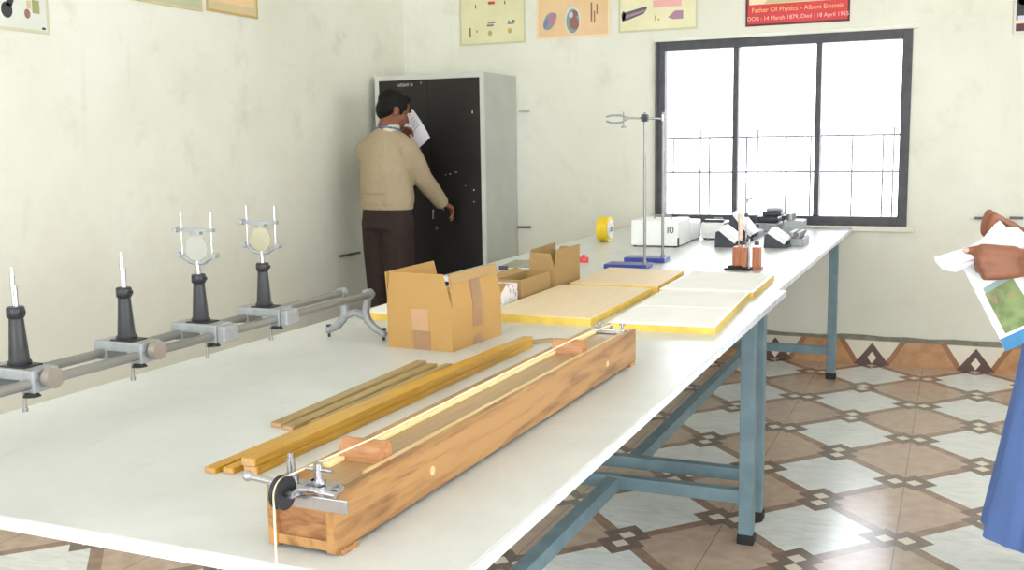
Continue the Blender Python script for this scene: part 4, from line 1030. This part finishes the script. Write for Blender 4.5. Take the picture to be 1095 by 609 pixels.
# picture book below the hand
BKO = Vector((.018, 2.565, .961))
t = thing('picture_book', 'booklet with green landscape cover and bright blue corner held below the papers', 'book', BKO)
ux = Vector((.101, .0, -.193)).normalized(); uy = Vector((.193, .05, .101)).normalized()   # down the spine / across the cover
Mx = plane_m((0, 0, 0), ux, uy)      # local x down the long edge, y across
n_z = 1
LB, WB_ = .215, .15
bm = B(); prism(bm, [(0, 0), (LB, 0), (LB, WB_), (0, WB_)], .007, Mx @ T(0, 0, -.0035)); obj('pages', bm, M['paper'], t)
def onbook(name, poly, m, lv): 
    bm = B()
    prism(bm, poly, .0012, Mx @ T(0, 0, lv)); return obj(name, bm, m, t)
fz = None
nz = (Mx.to_3x3() @ Vector((0, 0, 1)))
front = .0036 if nz.y < 0 else -.0048
step = .0008 if nz.y < 0 else -.0008
M['cov'] = simple('pale_cover', rgb(226, 230, 232), .4, var=.03); M['cyan'] = simple('bright_blue_cover', rgb(30, 112, 160), .4, var=.05)
def green_mat():
    n = NT('printed_grass_picture'); v = n.coords('Object'); f1 = n.noise(v, 30, 4); f2 = n.noise(v, 70, 3)
    c = n.mix(n.ramp(f1, .35, .65), rgb(84, 106, 50), rgb(118, 136, 78)); n.col(n.mix(n.math('MULTIPLY', n.ramp(f2, .58, .66), .5), c, rgb(170, 96, 70))); n.set(.4); return n.m
M['grass'] = green_mat()
onbook('cover', [(0, 0), (LB * .86, 0), (LB * .86, WB_), (0, WB_)], M['cov'], front)
onbook('cover_corner', [(LB * .86, 0), (LB, 0), (LB, WB_), (LB * .86, WB_)], M['cyan'], front)
onbook('cover_picture', [(LB * .36, .016), (LB * .83, .016), (LB * .83, .095), (LB * .33, .085)], M['grass'], front + step)
onbook('sky_band', [(LB * .30, .018), (LB * .36, .018), (LB * .33, .09), (LB * .27, .08)], P['teal'], front + step)
onbook('small_figure', [(LB * .42, .03), (LB * .50, .027), (LB * .50, .032), (LB * .42, .036)], P['brown'], front + 2 * step)
bm = B()
for k in range(4): prism(bm, rc(LB * (.06 + .05 * k), LB * (.08 + .05 * k), .02 + .004 * k, .07), .0012, Mx @ T(0, 0, front + step))
obj('cover_lines', bm, P['teal'], t)

# ------------------------------------------------------------------ light
w = bpy.data.worlds.new('daylight'); SC.world = w; w.use_nodes = True
bg = w.node_tree.nodes['Background']; bg.inputs[0].default_value = (.88, .93, 1.0, 1); bg.inputs[1].default_value = 7.0
def area(name, loc, rot, sx, sy, e, c=(1, 1, 1)):
    l = bpy.data.lights.new(name, 'AREA'); l.shape = 'RECTANGLE'; l.size = sx; l.size_y = sy; l.energy = e; l.color = c
    o = bpy.data.objects.new(name, l); COL.objects.link(o); o.location = loc; o.rotation_euler = rot; return o
# daylight coming in through the room's openings
DL = (.96, .975, 1.0)
for i, (a0, a1, z0, z1) in enumerate(RW): area('window_daylight', (XR + th + .02, (a0 + a1) / 2, (z0 + z1) / 2), (0, R(90), 0), z1 - z0, a1 - a0, (62, 34)[i], DL)
for i, (a0, a1, z0, z1) in enumerate(FW): area('window_daylight', ((a0 + a1) / 2, YF - th - .02, (z0 + z1) / 2), (R(90), 0, 0), a1 - a0, z1 - z0, (34, 18)[i], DL)

# ------------------------------------------------------------------ camera
F, YAW, PIT, ROL = 1104.6, .4063, .1337, -.0150
cam = bpy.data.cameras.new('camera'); co = bpy.data.objects.new('camera', cam); COL.objects.link(co); SC.camera = co
cam.sensor_fit = 'HORIZONTAL'; cam.sensor_width = 36; cam.lens = 36 * F / 1095; cam.clip_start = .02
cy_, sy_ = math.cos(YAW), math.sin(YAW)
fwd = Vector((-sy_ * math.cos(PIT), cy_ * math.cos(PIT), -math.sin(PIT))); rt = Vector((cy_, sy_, 0)); up = rt.cross(fwd)
r_ = rt * math.cos(ROL) + up * math.sin(ROL); u_ = -rt * math.sin(ROL) + up * math.cos(ROL)
mw = Matrix((r_, u_, -fwd)).transposed().to_4x4(); mw.translation = (0, 0, 1.25); co.matrix_world = mw

SC.view_settings.view_transform = 'Standard'; SC.view_settings.look = 'None'; SC.view_settings.gamma = 1; SC.view_settings.exposure = -0.14
SC.view_settings.use_curve_mapping = False
SC.cycles.use_denoising = True; SC.cycles.max_bounces = 10; SC.cycles.diffuse_bounces = 6; SC.cycles.transparent_max_bounces = 12
SC.cycles.caustics_reflective = False; SC.cycles.caustics_refractive = False; SC.cycles.sample_clamp_indirect = 6
